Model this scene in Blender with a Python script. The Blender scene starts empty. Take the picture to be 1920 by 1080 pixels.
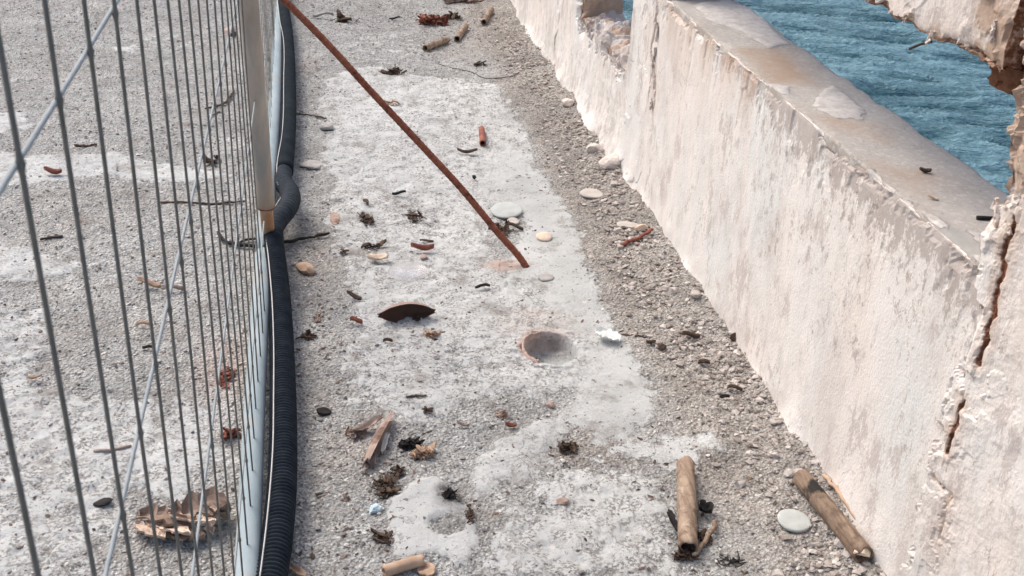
import bpy, math, random
import numpy as np
from mathutils import Matrix, Vector

S = bpy.context.scene
COL = S.collection
# ------------------------------------------------------------------ camera
F = 2083.; CX = 960.; CY = 540.; H = 1.3
_dy = np.array([578-CX, -(-573-CY), -F]); _dn = np.array([766-CX, -(4504-CY), -F])
_Y = _dy/np.linalg.norm(_dy); _Z = -_dn; _Z = _Z-_Y*_Z.dot(_Y); _Z /= np.linalg.norm(_Z); _X = np.cross(_Y, _Z)
R = np.array([_X, _Y, _Z]); CAMP = np.array([0, 0, H])
cd = bpy.data.cameras.new('camera'); cam = bpy.data.objects.new('camera', cd); COL.objects.link(cam)
cd.sensor_width = 36; cd.lens = F/1920*36; cd.clip_start = .02; cd.clip_end = 2000
M4 = Matrix([list(R[0])+[0], list(R[1])+[0], list(R[2])+[H], [0, 0, 0, 1]]); cam.matrix_world = M4
S.camera = cam
cd.dof.use_dof = True; cd.dof.focus_distance = 2.6; cd.dof.aperture_fstop = 20.0
# ------------------------------------------------------------------ light
SUN_EL = math.radians(52); SUN_AZ = math.radians(-42)   # azimuth measured from +Y towards +X
w = bpy.data.worlds.new('World'); S.world = w; w.use_nodes = True
nt = w.node_tree; nt.nodes.clear()
sk = nt.nodes.new('ShaderNodeTexSky'); sk.sky_type = 'NISHITA'; sk.sun_disc = False
sk.sun_elevation = SUN_EL; sk.sun_rotation = SUN_AZ; sk.air_density = 1.0; sk.dust_density = 6.0; sk.ozone_density = 1.0
bg = nt.nodes.new('ShaderNodeBackground'); bg.inputs[1].default_value = .15
wo = nt.nodes.new('ShaderNodeOutputWorld'); nt.links.new(sk.outputs[0], bg.inputs[0]); nt.links.new(bg.outputs[0], wo.inputs[0])
sl = bpy.data.lights.new('sun', 'SUN'); sl.energy = 1.0; sl.angle = math.radians(28); sl.color = (1, .98, .95)
so = bpy.data.objects.new('sun', sl); COL.objects.link(so)
sd = Vector((math.sin(SUN_AZ)*math.cos(SUN_EL), math.cos(SUN_AZ)*math.cos(SUN_EL), math.sin(SUN_EL)))
so.rotation_euler = sd.to_track_quat('Z', 'Y').to_euler(); so.location = (0, 0, 8)
S.view_settings.view_transform = 'Standard'; S.view_settings.look = 'None'; S.view_settings.gamma = 1
S.view_settings.exposure = 0.52

# ------------------------------------------------------------------ numeric helpers
def ray(px, py): return R@np.array([px-CX, -(py-CY), -F])
def G(px, py, z=0.):
    d = ray(px, py); return CAMP+d*((z-H)/d[2])
def W(px, py, x):
    d = ray(px, py); return CAMP+d*(x/d[0])
def DEP(p): return -(R.T@(np.array(p)-CAMP))[2]

def _hash(i, j, k, s):
    n = (i*73856093) ^ (j*19349663) ^ (k*83492791) ^ (s*2654435761 & 0x7fffffff)
    n = (n ^ (n >> 13))*1274126177 & 0x7fffffff
    n = (n ^ (n >> 16))*668265263 & 0x7fffffff
    return ((n ^ (n >> 15)) & 0xffff)/65535.
def vnoise(P, sc, seed=0):
    Q = P*sc; I = np.floor(Q).astype(np.int64); f = Q-I; f = f*f*(3-2*f)
    r = 0
    for a in (0, 1):
        for b in (0, 1):
            for c in (0, 1):
                wgt = (f[:, 0] if a else 1-f[:, 0])*(f[:, 1] if b else 1-f[:, 1])*(f[:, 2] if c else 1-f[:, 2])
                r = r+wgt*_hash(I[:, 0]+a, I[:, 1]+b, I[:, 2]+c, seed)
    return r
def fbm(P, sc, seed=0, o=4, g=.5):
    r = 0; a = 1; t = 0
    for i in range(o):
        r = r+a*vnoise(P, sc*2**i, seed+i*17); t += a; a *= g
    return r/t
def ss(x, a, b):
    t = np.clip((x-a)/(b-a), 0, 1); return t*t*(3-2*t)
def polysd(X, Y, pts):
    """signed distance (positive inside) to a polygon"""
    pts = np.array(pts)[:, :2]; n = len(pts); ins = np.zeros(X.shape, bool); d = np.full(X.shape, 1e9)
    for i in range(n):
        x0, y0 = pts[i]; x1, y1 = pts[(i+1) % n]
        c = ((y0 > Y) != (y1 > Y)); ins ^= c & (X < (x1-x0)*(Y-y0)/((y1-y0) if y1 != y0 else 1e-9)+x0)
        ex, ey = x1-x0, y1-y0; t = np.clip(((X-x0)*ex+(Y-y0)*ey)/(ex*ex+ey*ey+1e-12), 0, 1)
        d = np.minimum(d, np.hypot(X-x0-t*ex, Y-y0-t*ey))
    return np.where(ins, d, -d)
def linesd(X, Y, pts):
    d = np.full(X.shape, 1e9)
    for (x0, y0), (x1, y1) in zip(pts[:-1], pts[1:]):
        ex, ey = x1-x0, y1-y0; t = np.clip(((X-x0)*ex+(Y-y0)*ey)/(ex*ex+ey*ey+1e-12), 0, 1)
        d = np.minimum(d, np.hypot(X-x0-t*ex, Y-y0-t*ey))
    return d

def mkmesh(name, V, Fc, attrs=None, smooth=True):
    m = bpy.data.meshes.new(name); V = np.asarray(V, dtype=np.float32)
    if isinstance(Fc, np.ndarray):
        k = Fc.shape[1]; m.vertices.add(len(V)); m.vertices.foreach_set('co', V.ravel())
        m.loops.add(Fc.size); m.loops.foreach_set('vertex_index', Fc.ravel().astype(np.int32))
        m.polygons.add(len(Fc)); m.polygons.foreach_set('loop_start', np.arange(0, Fc.size, k, dtype=np.int32))
        m.polygons.foreach_set('loop_total', np.full(len(Fc), k, dtype=np.int32)); m.update(calc_edges=True)
    else:
        m.from_pydata([tuple(map(float, v)) for v in V], [], Fc)
    m.polygons.foreach_set('use_smooth', np.full(len(m.polygons), smooth, dtype=bool))
    for k, a in (attrs or {}).items():
        at = m.attributes.new(k, 'FLOAT', 'POINT'); at.data.foreach_set('value', np.ascontiguousarray(np.broadcast_to(a, (len(V),)), dtype=np.float32))
    m.validate(); m.update(); return m
def tag(o, label=None, cat=None, group=None, kind=None):
    if label: o['label'] = label
    if cat: o['category'] = cat
    if group: o['group'] = group
    if kind: o['kind'] = kind
    return o
def ob(name, mesh, mat, parent=None, loc=(0, 0, 0), rot=(0, 0, 0)):
    o = bpy.data.objects.new(name, mesh); COL.objects.link(o)
    if mat:
        mesh.materials.clear(); mesh.materials.append(mat)
    o.location = loc; o.rotation_euler = rot
    if parent: o.parent = parent
    return o
def empty(name, loc, label, cat, group=None):
    o = bpy.data.objects.new(name, None); COL.objects.link(o); o.location = loc; o.empty_display_size = .05
    return tag(o, label, cat, group)

# ------------------------------------------------------------------ node helpers
class N:
    def __init__(s, name):
        s.m = bpy.data.materials.new(name); s.m.use_nodes = True; s.t = s.m.node_tree; s.t.nodes.clear()
        s.out = s.t.nodes.new('ShaderNodeOutputMaterial'); s.b = s.t.nodes.new('ShaderNodeBsdfPrincipled')
        s.t.links.new(s.b.outputs[0], s.out.inputs[0]); s.tc = s.t.nodes.new('ShaderNodeTexCoord').outputs['Object']
    def lk(s, v, inp):
        if hasattr(v, 'links') or isinstance(v, bpy.types.NodeSocket): s.t.links.new(v, inp)
        elif isinstance(v, (tuple, list)): inp.default_value = tuple(v)+((1,) if len(v) == 3 and len(inp.default_value) == 4 else ())
        else: inp.default_value = v
    def noise(s, sc, det=4, rough=.55, vec=None, dist=0):
        n = s.t.nodes.new('ShaderNodeTexNoise'); s.lk(vec or s.tc, n.inputs['Vector']); n.inputs['Scale'].default_value = sc
        n.inputs['Detail'].default_value = det; n.inputs['Roughness'].default_value = rough; n.inputs['Distortion'].default_value = dist
        return n.outputs[0]
    def vor(s, sc, vec=None, out='Distance', feat='F1', rnd=1):
        n = s.t.nodes.new('ShaderNodeTexVoronoi'); s.lk(vec or s.tc, n.inputs['Vector']); n.inputs['Scale'].default_value = sc
        n.feature = feat; n.inputs['Randomness'].default_value = rnd; return n.outputs[out]
    def mapv(s, scale, loc=(0, 0, 0), rot=(0, 0, 0), vec=None):
        n = s.t.nodes.new('ShaderNodeMapping'); s.lk(vec or s.tc, n.inputs[0]); n.inputs['Scale'].default_value = scale
        n.inputs['Location'].default_value = loc; n.inputs['Rotation'].default_value = rot; return n.outputs[0]
    def ramp(s, v, pts, interp='LINEAR'):
        n = s.t.nodes.new('ShaderNodeValToRGB'); s.lk(v, n.inputs[0]); e = n.color_ramp.elements; n.color_ramp.interpolation = interp
        while len(e) < len(pts): e.new(.5)
        for k, (p, c) in enumerate(pts):
            e[k].position = p; e[k].color = (c, c, c, 1) if isinstance(c, (int, float)) else tuple(c)+(1,)
        return n.outputs[0]
    def mix(s, f, a, b, mode='MIX'):
        n = s.t.nodes.new('ShaderNodeMix'); n.data_type = 'RGBA'; n.blend_type = mode
        s.lk(f, n.inputs[0]); s.lk(a, n.inputs[6]); s.lk(b, n.inputs[7]); return n.outputs[2]
    def mth(s, op, a, b=0., clamp=False):
        n = s.t.nodes.new('ShaderNodeMath'); n.operation = op; n.use_clamp = clamp; s.lk(a, n.inputs[0]); s.lk(b, n.inputs[1]); return n.outputs[0]
    def attr(s, name):
        n = s.t.nodes.new('ShaderNodeAttribute'); n.attribute_name = name; return n.outputs['Fac']
    def bump(s, h, dist, strength=1., prev=None):
        n = s.t.nodes.new('ShaderNodeBump'); s.lk(h, n.inputs['Height']); n.inputs['Distance'].default_value = dist
        n.inputs['Strength'].default_value = strength
        if prev: s.lk(prev, n.inputs['Normal'])
        return n.outputs[0]
    def fin(s, col, rough=.9, bump=None, metal=0, spec=.3):
        s.lk(col, s.b.inputs['Base Color']); s.lk(rough, s.b.inputs['Roughness']); s.lk(metal, s.b.inputs['Metallic'])
        s.b.inputs['Specular IOR Level'].default_value = spec
        if bump: s.lk(bump, s.b.inputs['Normal'])
        return s.m
def simple(name, c1, c2, sc=40, rough=.85, bd=.001, metal=0, spec=.3, dark=None, stretch=(1, 1, 1)):
    n = N(name); v = n.mapv(stretch); f = n.noise(sc, 5, .6, v)
    col = n.mix(n.ramp(f, [(.3, 0), (.7, 1)]), c1, c2)
    if dark: col = n.mix(n.ramp(n.noise(sc*.35, 4, .6), [(.55, 0), (.68, 1)]), col, dark)
    return n.fin(col, rough, n.bump(n.noise(sc*3, 4, .6, v), bd), metal, spec)

# ------------------------------------------------------------------ materials
def m_ground():
    n = N('ground_concrete')
    cem, pit, brn, rst, drk, smo = [n.attr(k) for k in ('cement', 'pit', 'brown', 'rust', 'dark', 'smooth_cement')]
    cell = n.vor(210, out='Color'); cell2 = n.vor(95, out='Color')
    g1 = n.ramp(cell, [(0, .17), (.22, .31), (.5, .40), (.8, .48), (.93, .58), (1, .75)])
    g2 = n.ramp(cell2, [(0, .5), (.3, .9), (.8, 1.05), (1, 1.35)])
    g = n.mix(.75, g1, g2, 'MULTIPLY'); g = n.mix(n.ramp(n.noise(320, 2), [(.35, 0), (.65, 1)]), g, n.mix(1., g, (.72, .72, .72), 'MULTIPLY'))
    g = n.mix(1., g, n.ramp(n.noise(7, 5, .6), [(.3, (.80, .80, .79)), (.7, (1.2, 1.19, 1.17))]), 'MULTIPLY')
    g = n.mix(1., g, (1.06, 1.075, 1.06), 'MULTIPLY')
    g = n.mix(n.mth('MULTIPLY', brn, .75), g, n.mix(1., g, (.88, .79, .73), 'MULTIPLY'))
    c = n.mix(n.ramp(n.noise(11, 6, .65), [(.3, 0), (.7, 1)]), (.475, .492, .485), (.63, .645, .635))
    c = n.mix(n.ramp(n.noise(60, 5, .7), [(.35, .0), (.75, .4)]), c, (.61, .61, .59))
    sm = n.mix(n.ramp(n.noise(9, 6, .6), [(.3, 0), (.7, 1)]), (.44, .455, .447), (.56, .575, .567))
    c = n.mix(smo, c, sm)
    pn = n.noise(150, 3, .6); pth = n.mth('ADD', n.ramp(pn, [(.47, 0), (.54, 1)]), 0)
    pitm = n.mth('MULTIPLY', n.mth('MULTIPLY', pth, n.ramp(n.noise(26, 4, .7), [(.42, .0), (.56, 1)])), pit, True)
    c = n.mix(n.mth('MULTIPLY', pitm, .8), c, (.20, .185, .17))
    # crumbly border of every patch
    e = n.mth('ADD', cem, n.mth('MULTIPLY', n.mth('SUBTRACT', n.noise(22, 10, .80), .5), 2.4))
    e = n.ramp(e, [(.44, 0), (.54, 1)])
    col = n.mix(e, g, c)
    spk = n.ramp(n.noise(240, 2, .5), [(.66, 0), (.72, 1)])
    col = n.mix(n.mth('MULTIPLY', spk, .55), col, (.10, .09, .08))
    ws = n.ramp(n.vor(60, out='Color'), [(.93, 0), (.95, .8)]); col = n.mix(n.mth('MULTIPLY', ws, n.ramp(n.vor(60), [(.28, 1), (.4, 0)])), col, (.70, .67, .63))
    ck = n.ramp(n.mth('ABSOLUTE', n.mth('SUBTRACT', n.noise(3.2, 8, .6, n.mapv((1, 1, 1), (4, 1, 0))), .5)), [(.0018, 1), (.005, 0)])
    col = n.mix(n.mth('MULTIPLY', ck, n.ramp(n.noise(2.5, 2), [(.45, 0), (.53, .8)])), col, (.16, .14, .125))
    dsp = n.ramp(n.noise(85, 4, .65), [(.63, 0), (.66, .8)]); col = n.mix(dsp, col, (.13, .11, .095))
    col = n.mix(1., col, n.ramp(n.noise(2.1, 4, .6), [(.35, (.90, .90, .90)), (.65, (1.06, 1.06, 1.06))]), 'MULTIPLY')
    col = n.mix(n.mth('MULTIPLY', rst, .8), col, n.mix(n.noise(40), (.42, .23, .17), (.60, .46, .38)))
    col = n.mix(n.mth('MULTIPLY', n.ramp(n.noise(8, 8, .75, n.mapv((1, 1, 1), (9, 9, 0))), [(.54, 0), (.64, .6)]), 1.), col, (.22, .195, .17))
    dk = n.mth('MULTIPLY', drk, n.ramp(n.noise(60, 5, .7), [(.35, .35), (.6, 1)]))
    col = n.mix(dk, col, (.045, .04, .036))
    b1 = n.bump(n.mix(e, n.vor(150), n.noise(90, 7, .75)), .006, .9)
    b2 = n.bump(n.noise(420, 3, .6), .0012, .7, b1)
    return n.fin(col, .95, b2, spec=.2)

def m_plaster(name='wall_plaster'):
    n = N(name)
    brn, rst, exp, stn, pale = [n.attr(k) for k in ('brown', 'rust', 'exposed', 'stain', 'pale')]
    st = n.mapv((1, 1, .28))
    a = n.ramp(n.noise(3.2, 5, .6, n.mapv((1, 1, .6), (3, 1, 2))), [(.36, 0), (.62, 1)])
    c = n.mix(a, (.765, .70, .645), (.69, .695, .675))
    c = n.mix(n.ramp(n.noise(13, 6, .7, st), [(.42, 0), (.6, .8)]), c, (.79, .75, .715))
    # tan-grey washes
    c = n.mix(n.ramp(n.noise(4.5, 6, .72, n.mapv((1, 1, .55), (7, 3, 0))), [(.50, 0), (.66, .6)]), c, (.50, .445, .41))
    # fine streaks of dirt running down
    sn = n.noise(42, 6, .75, n.mapv((1, 1, .16))); c = n.mix(n.ramp(sn, [(.57, 0), (.66, .4)]), c, (.50, .45, .42))
    vb = n.mth('MULTIPLY', n.ramp(n.noise(16, 9, .82, n.mapv((1, 1, .5), (2, 9, 4))), [(.53, 0), (.555, .7)]), n.ramp(n.noise(3.4, 3, .6, n.mapv((1, 1, .6), (8, 2, 4))), [(.41, 0), (.51, 1)])); c = n.mix(vb, c, (.50, .44, .415))
    ck = n.ramp(n.vor(5.5, n.mapv((1, 1, .5)), feat='DISTANCE_TO_EDGE') if False else n.mth('ABSOLUTE', n.mth('SUBTRACT', n.noise(5, 8, .62, n.mapv((1, 1, .5), (0, 4, 1))), .5)), [(.0015, 1), (.004, 0)])
    ck = n.mth('MULTIPLY', ck, n.ramp(n.noise(3.5, 2), [(.52, 0), (.6, .8)])); c = n.mix(ck, c, (.30, .23, .19))
    # speckled lichen where plaster is worn (stain attribute)
    sp = n.mth('ADD', stn, n.mth('MULTIPLY', n.mth('SUBTRACT', n.noise(34, 9, .84, n.mapv((1, 1, .6))), .5), 2.6))
    spm = n.ramp(sp, [(.56, 0), (.62, 1)])
    c = n.mix(n.mth('MULTIPLY', spm, .72), c, n.mix(n.noise(120), (.29, .245, .225), (.44, .385, .355)))
    pk = n.ramp(n.noise(210, 3, .6), [(.69, 0), (.73, .6)]); c = n.mix(pk, c, (.30, .24, .20))
    ex = n.mix(n.ramp(n.noise(70, 6, .75), [(.3, 0), (.7, 1)]), (.30, .215, .165), (.58, .47, .39))
    ee = n.ramp(n.mth('ADD', exp, n.mth('MULTIPLY', n.mth('SUBTRACT', n.noise(60, 5, .7), .5), .7)), [(.4, 0), (.6, 1)])
    c = n.mix(ee, c, ex)
    c = n.mix(n.mth('MULTIPLY', brn, n.ramp(n.noise(24, 5, .7, st), [(.3, .35), (.65, .9)])), c, (.50, .36, .27))
    rr = n.ramp(n.mth('ADD', rst, n.mth('MULTIPLY', n.mth('SUBTRACT', n.noise(85, 4, .7), .5), .8)), [(.4, 0), (.62, 1)])
    c = n.mix(rr, c, n.mix(n.noise(90), (.07, .028, .018), (.24, .115, .065)))
    c = n.mix(n.mth('MULTIPLY', pale, .9), c, n.mix(n.noise(30, 5), (.76, .73, .70), (.68, .67, .65)))
    b1 = n.bump(n.noise(14, 8, .75, n.mapv((1, 1, .8))), .0035, .8)
    b2 = n.bump(n.mix(n.mth('MAXIMUM', ee, spm), n.noise(170, 4, .6), n.noise(90, 8, .85)), .0015, .9, b1)
    return n.fin(c, .93, b2, spec=.2)

def m_sill():
    n = N('sill_concrete')
    brn, pale, gry, stn, rst, exp = [n.attr(k) for k in ('brown', 'pale', 'grey', 'stain', 'rust', 'exposed')]
    c = n.mix(n.ramp(n.noise(9, 6, .65), [(.3, 0), (.7, 1)]), (.35, .325, .30), (.46, .435, .405))
    c = n.mix(n.ramp(n.noise(95, 5, .7), [(.5, 0), (.7, .6)]), c, (.62, .60, .57))
    c = n.mix(n.ramp(n.noise(180, 3, .6), [(.62, 0), (.68, .6)]), c, (.18, .15, .13))
    c = n.mix(n.mth('MULTIPLY', brn, n.ramp(n.noise(16, 5, .7), [(.3, .3), (.65, 1)])), c, (.36, .26, .19))
    pe = n.ramp(n.mth('ADD', pale, n.mth('MULTIPLY', n.mth('SUBTRACT', n.noise(40, 8, .8), .5), 1.5)), [(.40, 0), (.50, 1)])
    c = n.mix(pe, c, n.mix(n.ramp(n.noise(45, 8, .8), [(.38, 0), (.6, 1)]), (.42, .39, .365), (.60, .575, .55)))
    c = n.mix(gry, c, n.mix(n.noise(50), (.33, .325, .31), (.40, .395, .375)))
    b = n.bump(n.mix(.4, n.noise(120, 6, .75), pe), .003, .9)
    return n.fin(c, .93, b, spec=.2)

MAT = {}
MAT['ground'] = m_ground(); MAT['plaster'] = m_plaster(); MAT['sill'] = m_sill()
def m_stone(name, lo, hi):
    n = N(name); t = n.attr('tone'); c = n.mix(t, lo, hi)
    c = n.mix(n.ramp(n.noise(180, 4, .7), [(.4, 0), (.75, .5)]), c, (.22, .19, .165))
    return n.fin(c, .92, n.bump(n.noise(260, 4), .001), spec=.2)
MAT['gravel'] = m_stone('gravel_stone', (.13, .12, .11), (.72, .69, .65))
MAT['rubble'] = m_stone('rubble_stone', (.25, .21, .185), (.64, .595, .555))
MAT['litter'] = m_stone('dark_litter', (.035, .026, .02), (.19, .12, .085))
MAT['wire'] = simple('dark_zinc_wire', (.15, .145, .13), (.23, .22, .20), 60, .55, .0003, .3)
MAT['wire_pale'] = simple('pale_zinc_wire', (.24, .275, .29), (.34, .37, .385), 60, .6, .0003, 0)  # horizontals made paler: their top-lit reflection is put into the colour
MAT['rust'] = simple('rusted_steel', (.17, .055, .032), (.30, .105, .06), 90, .85, .0008, 0, .25, dark=(.09, .03, .02))
def m_galv():
    n = N('galvanised_tube'); f = n.noise(18, 5, .65, n.mapv((1, .3, .3)))
    c = n.mix(n.ramp(f, [(.3, 0), (.7, 1)]), (.24, .305, .33), (.37, .43, .455))
    c = n.mix(n.ramp(n.noise(8, 5, .7, None), [(.58, 0), (.75, .7)]), c, (.40, .35, .28))
    return n.fin(c, .75, n.bump(n.noise(90), .0005), 0, .1)
MAT['galv'] = m_galv()
def m_post():
    n = N('weathered_post_zinc'); r = n.attr('rust')
    f = n.noise(22, 5, .65, n.mapv((1, 1, .12)))
    c = n.mix(n.ramp(f, [(.3, 0), (.7, 1)]), (.36, .295, .24), (.50, .435, .37))
    c = n.mix(n.ramp(n.noise(14, 4, .6, n.mapv((1, 1, .1), (5, 5, 0))), [(.45, 0), (.65, .8)]), c, (.27, .29, .28))
    c = n.mix(n.mth('MULTIPLY', r, n.ramp(n.noise(45, 4), [(.3, .5), (.6, 1)])), c, (.42, .19, .07))
    return n.fin(c, .6, n.bump(n.noise(80), .0006), .15, .35)
MAT['post'] = m_post()
def m_conduit():
    n = N('black_plastic'); c = n.mix(n.ramp(n.noise(30, 5, .7), [(.35, 0), (.75, 1)]), (.018, .024, .032), (.042, .050, .060))
    return n.fin(c, .7, n.bump(n.noise(140), .0003), 0, .06)
MAT['conduit'] = m_conduit()
MAT['sleeve'] = simple('dark_tape', (.011, .016, .021), (.022, .030, .036), 20, .8, .0004, 0, .03)
MAT['cord'] = simple('pale_cord', (.50, .48, .46), (.62, .60, .58), 60, .8, .0003)
MAT['reed'] = simple('dry_reed', (.17, .115, .08), (.46, .35, .265), 30, .8, .0012, dark=(.12, .08, .055), stretch=(1, .3, 1))
def m_reedchar():
    n = N('charred_reed'); f = n.noise(75, 5, .7, n.mapv((1.4, .16, 1), rot=(0, 0, math.radians(-22)), vec=None))
    c = n.mix(n.ramp(f, [(.35, 0), (.65, 1)]), (.15, .10, .068), (.33, .245, .18)); c = n.mix(n.ramp(n.noise(30, 5, .7), [(.5, 0), (.62, .7)]), c, (.11, .075, .055))
    c = n.mix(n.ramp(n.mth('ADD', n.attr('char'), n.mth('MULTIPLY', n.mth('SUBTRACT', n.noise(70, 4), .5), .7)), [(.4, 0), (.6, 1)]), c, (.02, .018, .016))
    return n.fin(c, .8, n.bump(n.noise(90), .0008))
def m_reed():
    n = N('dry_reed'); fb = n.noise(70, 5, .7, n.mapv((1, .12, 1))); c = n.mix(n.ramp(fb, [(.35, 0), (.65, 1)]), (.17, .115, .08), (.42, .32, .24))
    c = n.mix(n.ramp(n.noise(28, 5, .7), [(.5, 0), (.62, .8)]), c, (.13, .085, .06)); c = n.mix(n.ramp(n.noise(40, 5, .7, n.mapv((1, 1, 1), (5, 5, 5))), [(.58, 0), (.66, .6)]), c, (.50, .42, .34))
    return n.fin(c, .85, n.bump(fb, .002))
MAT['reed'] = m_reed()
MAT['reedchar'] = m_reedchar()
MAT['bark'] = simple('pink_brown_bark', (.27, .19, .155), (.46, .36, .30), 40, .85, .001, dark=(.14, .08, .06))
MAT['shell'] = simple('shell_bark', (.33, .245, .21), (.47, .385, .34), 30, .8, .001)
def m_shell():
    n = N('shell_bark_hollow'); c = n.mix(n.noise(30, 5), (.27, .19, .16), (.40, .31, .27)); c = n.mix(n.attr('char'), c, (.085, .048, .036))  # inner face darkened: shade of the hollow put into the colour
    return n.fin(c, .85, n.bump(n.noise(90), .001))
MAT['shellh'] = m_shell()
MAT['tan'] = simple('tan_wood', (.36, .235, .16), (.55, .40, .29), 30, .8, .0008)
MAT['cream'] = simple('cream_stone', (.62, .46, .33), (.76, .66, .56), 30, .9, .001)
MAT['twig'] = simple('dark_twig', (.05, .035, .027), (.13, .085, .06), 50, .9, .0008)
MAT['black'] = simple('charcoal', (.012, .011, .011), (.04, .036, .034), 50, .9, .001)
MAT['disc'] = simple('grey_disc', (.40, .425, .405), (.50, .525, .505), 30, .75, .0006, dark=(.36, .37, .35))
MAT['discb'] = simple('tan_disc', (.42, .38, .34), (.53, .49, .45), 30, .8, .0006)
MAT['white'] = simple('white_paper', (.66, .68, .66), (.80, .81, .79), 30, .7, .0006)
MAT['blue'] = simple('blue_scrap', (.40, .55, .62), (.62, .72, .76), 50, .6, .0006)
MAT['red'] = simple('red_brown', (.17, .05, .035), (.33, .13, .09), 40, .8, .0008)
MAT['pinkclay'] = simple('clay_pipe', (.40, .27, .225), (.54, .42, .37), 30, .85, .001)
MAT['greystone'] = simple('grey_stone', (.34, .32, .30), (.52, .50, .47), 30, .9, .002)
MAT['chunk'] = simple('plaster_chunk', (.52, .46, .41), (.74, .68, .63), 35, .92, .002, dark=(.42, .31, .25))
def m_clod():
    n = N('layered_wood'); p = n.attr('pale')
    c = n.mix(n.ramp(n.noise(30, 5, .7), [(.3, 0), (.7, 1)]), (.17, .115, .085), (.33, .25, .20))
    c = n.mix(n.ramp(n.mth('ADD', p, n.mth('MULTIPLY', n.mth('SUBTRACT', n.noise(45, 4), .5), .5)), [(.42, 0), (.55, 1)]), c, n.mix(n.ramp(n.noise(60, 5, .7), [(.35, 0), (.6, 1)]), (.42, .31, .25), (.66, .53, .42)))
    return n.fin(c, .9, n.bump(n.noise(90, 5), .002))
MAT['clod'] = m_clod()
def m_clear():
    n = N('clear_plastic'); n.b.inputs['Transmission Weight'].default_value = .85; n.b.inputs['IOR'].default_value = 1.25
    n.b.inputs['Alpha'].default_value = .55
    return n.fin((.9, .88, .86), .25, n.bump(n.noise(60), .0006), 0, .5)
MAT['clear'] = m_clear()

# ------------------------------------------------------------------ ground
xs = np.concatenate([[-60, -30, -15, -8, -5, -3.5, -2.6, -2.1, -1.9], np.arange(-1.75, .99, .007), [1.02, 1.06, 1.1, 1.13]])
ys = np.concatenate([[-40, -20, -8, -3, -1, .2, .7, 1., 1.15], np.arange(1.22, 3.4, .007), np.arange(3.4, 5.85, .0105), [6, 6.4, 7, 8, 10, 14, 20, 35, 70]])
_h = G(1030, 658); xs = np.unique(np.r_[xs, np.arange(_h[0]-.085, _h[0]+.085, .0023)].round(5)); ys = np.unique(np.r_[ys, np.arange(_h[1]-.095, _h[1]+.095, .0023)].round(5))
XX, YY = np.meshgrid(xs, ys, indexing='ij'); x = XX.ravel(); y = YY.ravel(); P3 = np.stack([x, y, 0*x], 1)
wx = x+.11*(fbm(P3, 9, 3, 4)-.5)+.025*(fbm(P3, 50, 8, 3)-.5); wy = y+.14*(fbm(P3, 9, 5, 4)-.5)+.03*(fbm(P3, 50, 9, 3)-.5)
def region(pp, soft=.02):
    return ss(polysd(wx, wy, [G(*p) for p in pp]), -soft*2.2, soft*2.2)
mainp = region([(605, 150), (700, 120), (800, 140), (930, 160), (1000, 195), (1035, 235), (1000, 300), (1060, 335), (1090, 410), (1150, 470), (1205, 540), (1235, 640), (1240, 750), (1205, 830), (1090, 815), (1000, 780), (950, 755), (870, 770), (780, 790), (655, 770), (640, 640), (650, 520), (625, 400), (612, 300)], .028)
smo = region([(935, 290), (1000, 290), (1060, 335), (1090, 410), (1150, 470), (1210, 540), (1240, 640), (1240, 750), (1200, 830), (1085, 810), (1080, 700), (1090, 640), (1040, 560), (985, 500), (950, 420)], .045)
slab = region([(715, 935), (760, 905), (850, 925), (882, 945), (890, 1050), (800, 1040), (700, 1040)], .004)
pD = region([(860, 905), (930, 855), (1030, 800), (1085, 825), (1020, 880), (950, 900), (890, 925)], .015)
pE = region([(965, 900), (1060, 870), (1240, 900), (1275, 960), (1280, 1100), (930, 1100), (900, 1020)], .03)
pF = region([(1085, 800), (1200, 820), (1330, 830), (1400, 870), (1370, 880), (1240, 870), (1140, 855)], .02)
pG = region([(850, 560), (960, 580), (1080, 640), (1090, 720), (1000, 720), (940, 640)], .03)
pH = region([(380, 60), (290, 40), (240, 80), (250, 100), (300, 95)], .03)
pT = region([(640, 60), (760, 50), (830, 90), (800, 130), (690, 130), (630, 100)], .05)*.55
pI = region([(-40, 290), (150, 292), (240, 295), (420, 325), (330, 350), (210, 335), (60, 345), (-40, 345)], .025)
pJ = region([(-60, 540), (60, 560), (90, 620), (85, 700), (220, 750), (410, 760), (440, 880), (330, 930), (240, 940), (200, 1020), (190, 1200), (-100, 1200)], .05)
pK = region([(-60, 200), (40, 215), (55, 240), (-60, 260)], .02); pL = region([(-60, 450), (60, 470), (200, 490), (100, 510), (20, 540), (-60, 540)], .02)*.8
pM = region([(215, 85), (260, 80), (265, 97), (220, 100)], .02)
gaps = region([(930, 750), (1000, 745), (1060, 720), (1110, 745), (1080, 790), (980, 790)], .02)*.55+region([(930, 400), (1000, 420), (975, 490), (920, 480)], .02)*.75
gaps = gaps+region([(755, 378), (850, 396), (835, 440), (735, 432)], .02)*.5+region([(835, 640), (900, 695), (945, 750), (880, 760), (825, 690)], .02)*.45+region([(735, 255), (800, 262), (790, 290), (730, 282)], .02)*.35+region([(655, 600), (720, 640), (760, 760), (660, 780)], .03)*.35
gaps = gaps+region([(990, 1010), (1015, 960), (1000, 900), (960, 905)], .02)*.6
specks = ss(fbm(P3, 26, 40, 4), .47, .62)
tool = np.clip(1.15*mainp-.28*specks*(1-smo), 0, 1)
gaps = gaps+.75*(1-ss(np.hypot((x-G(842, 985)[0])/.034, (y-G(842, 985)[1])/.036)+.5*(fbm(P3, 40, 66, 3)-.5), .75, 1.1))
cement = np.clip(np.maximum.reduce([tool, slab, pD, pE*.95-.18*specks, pF*.75, pG, pH*.4, pT*.7, pI*.95, pJ*.92-.30*specks, pK, pL, pM*.8])-gaps, 0, 1)
far = ss(y, 4.2, 4.8)
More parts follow.
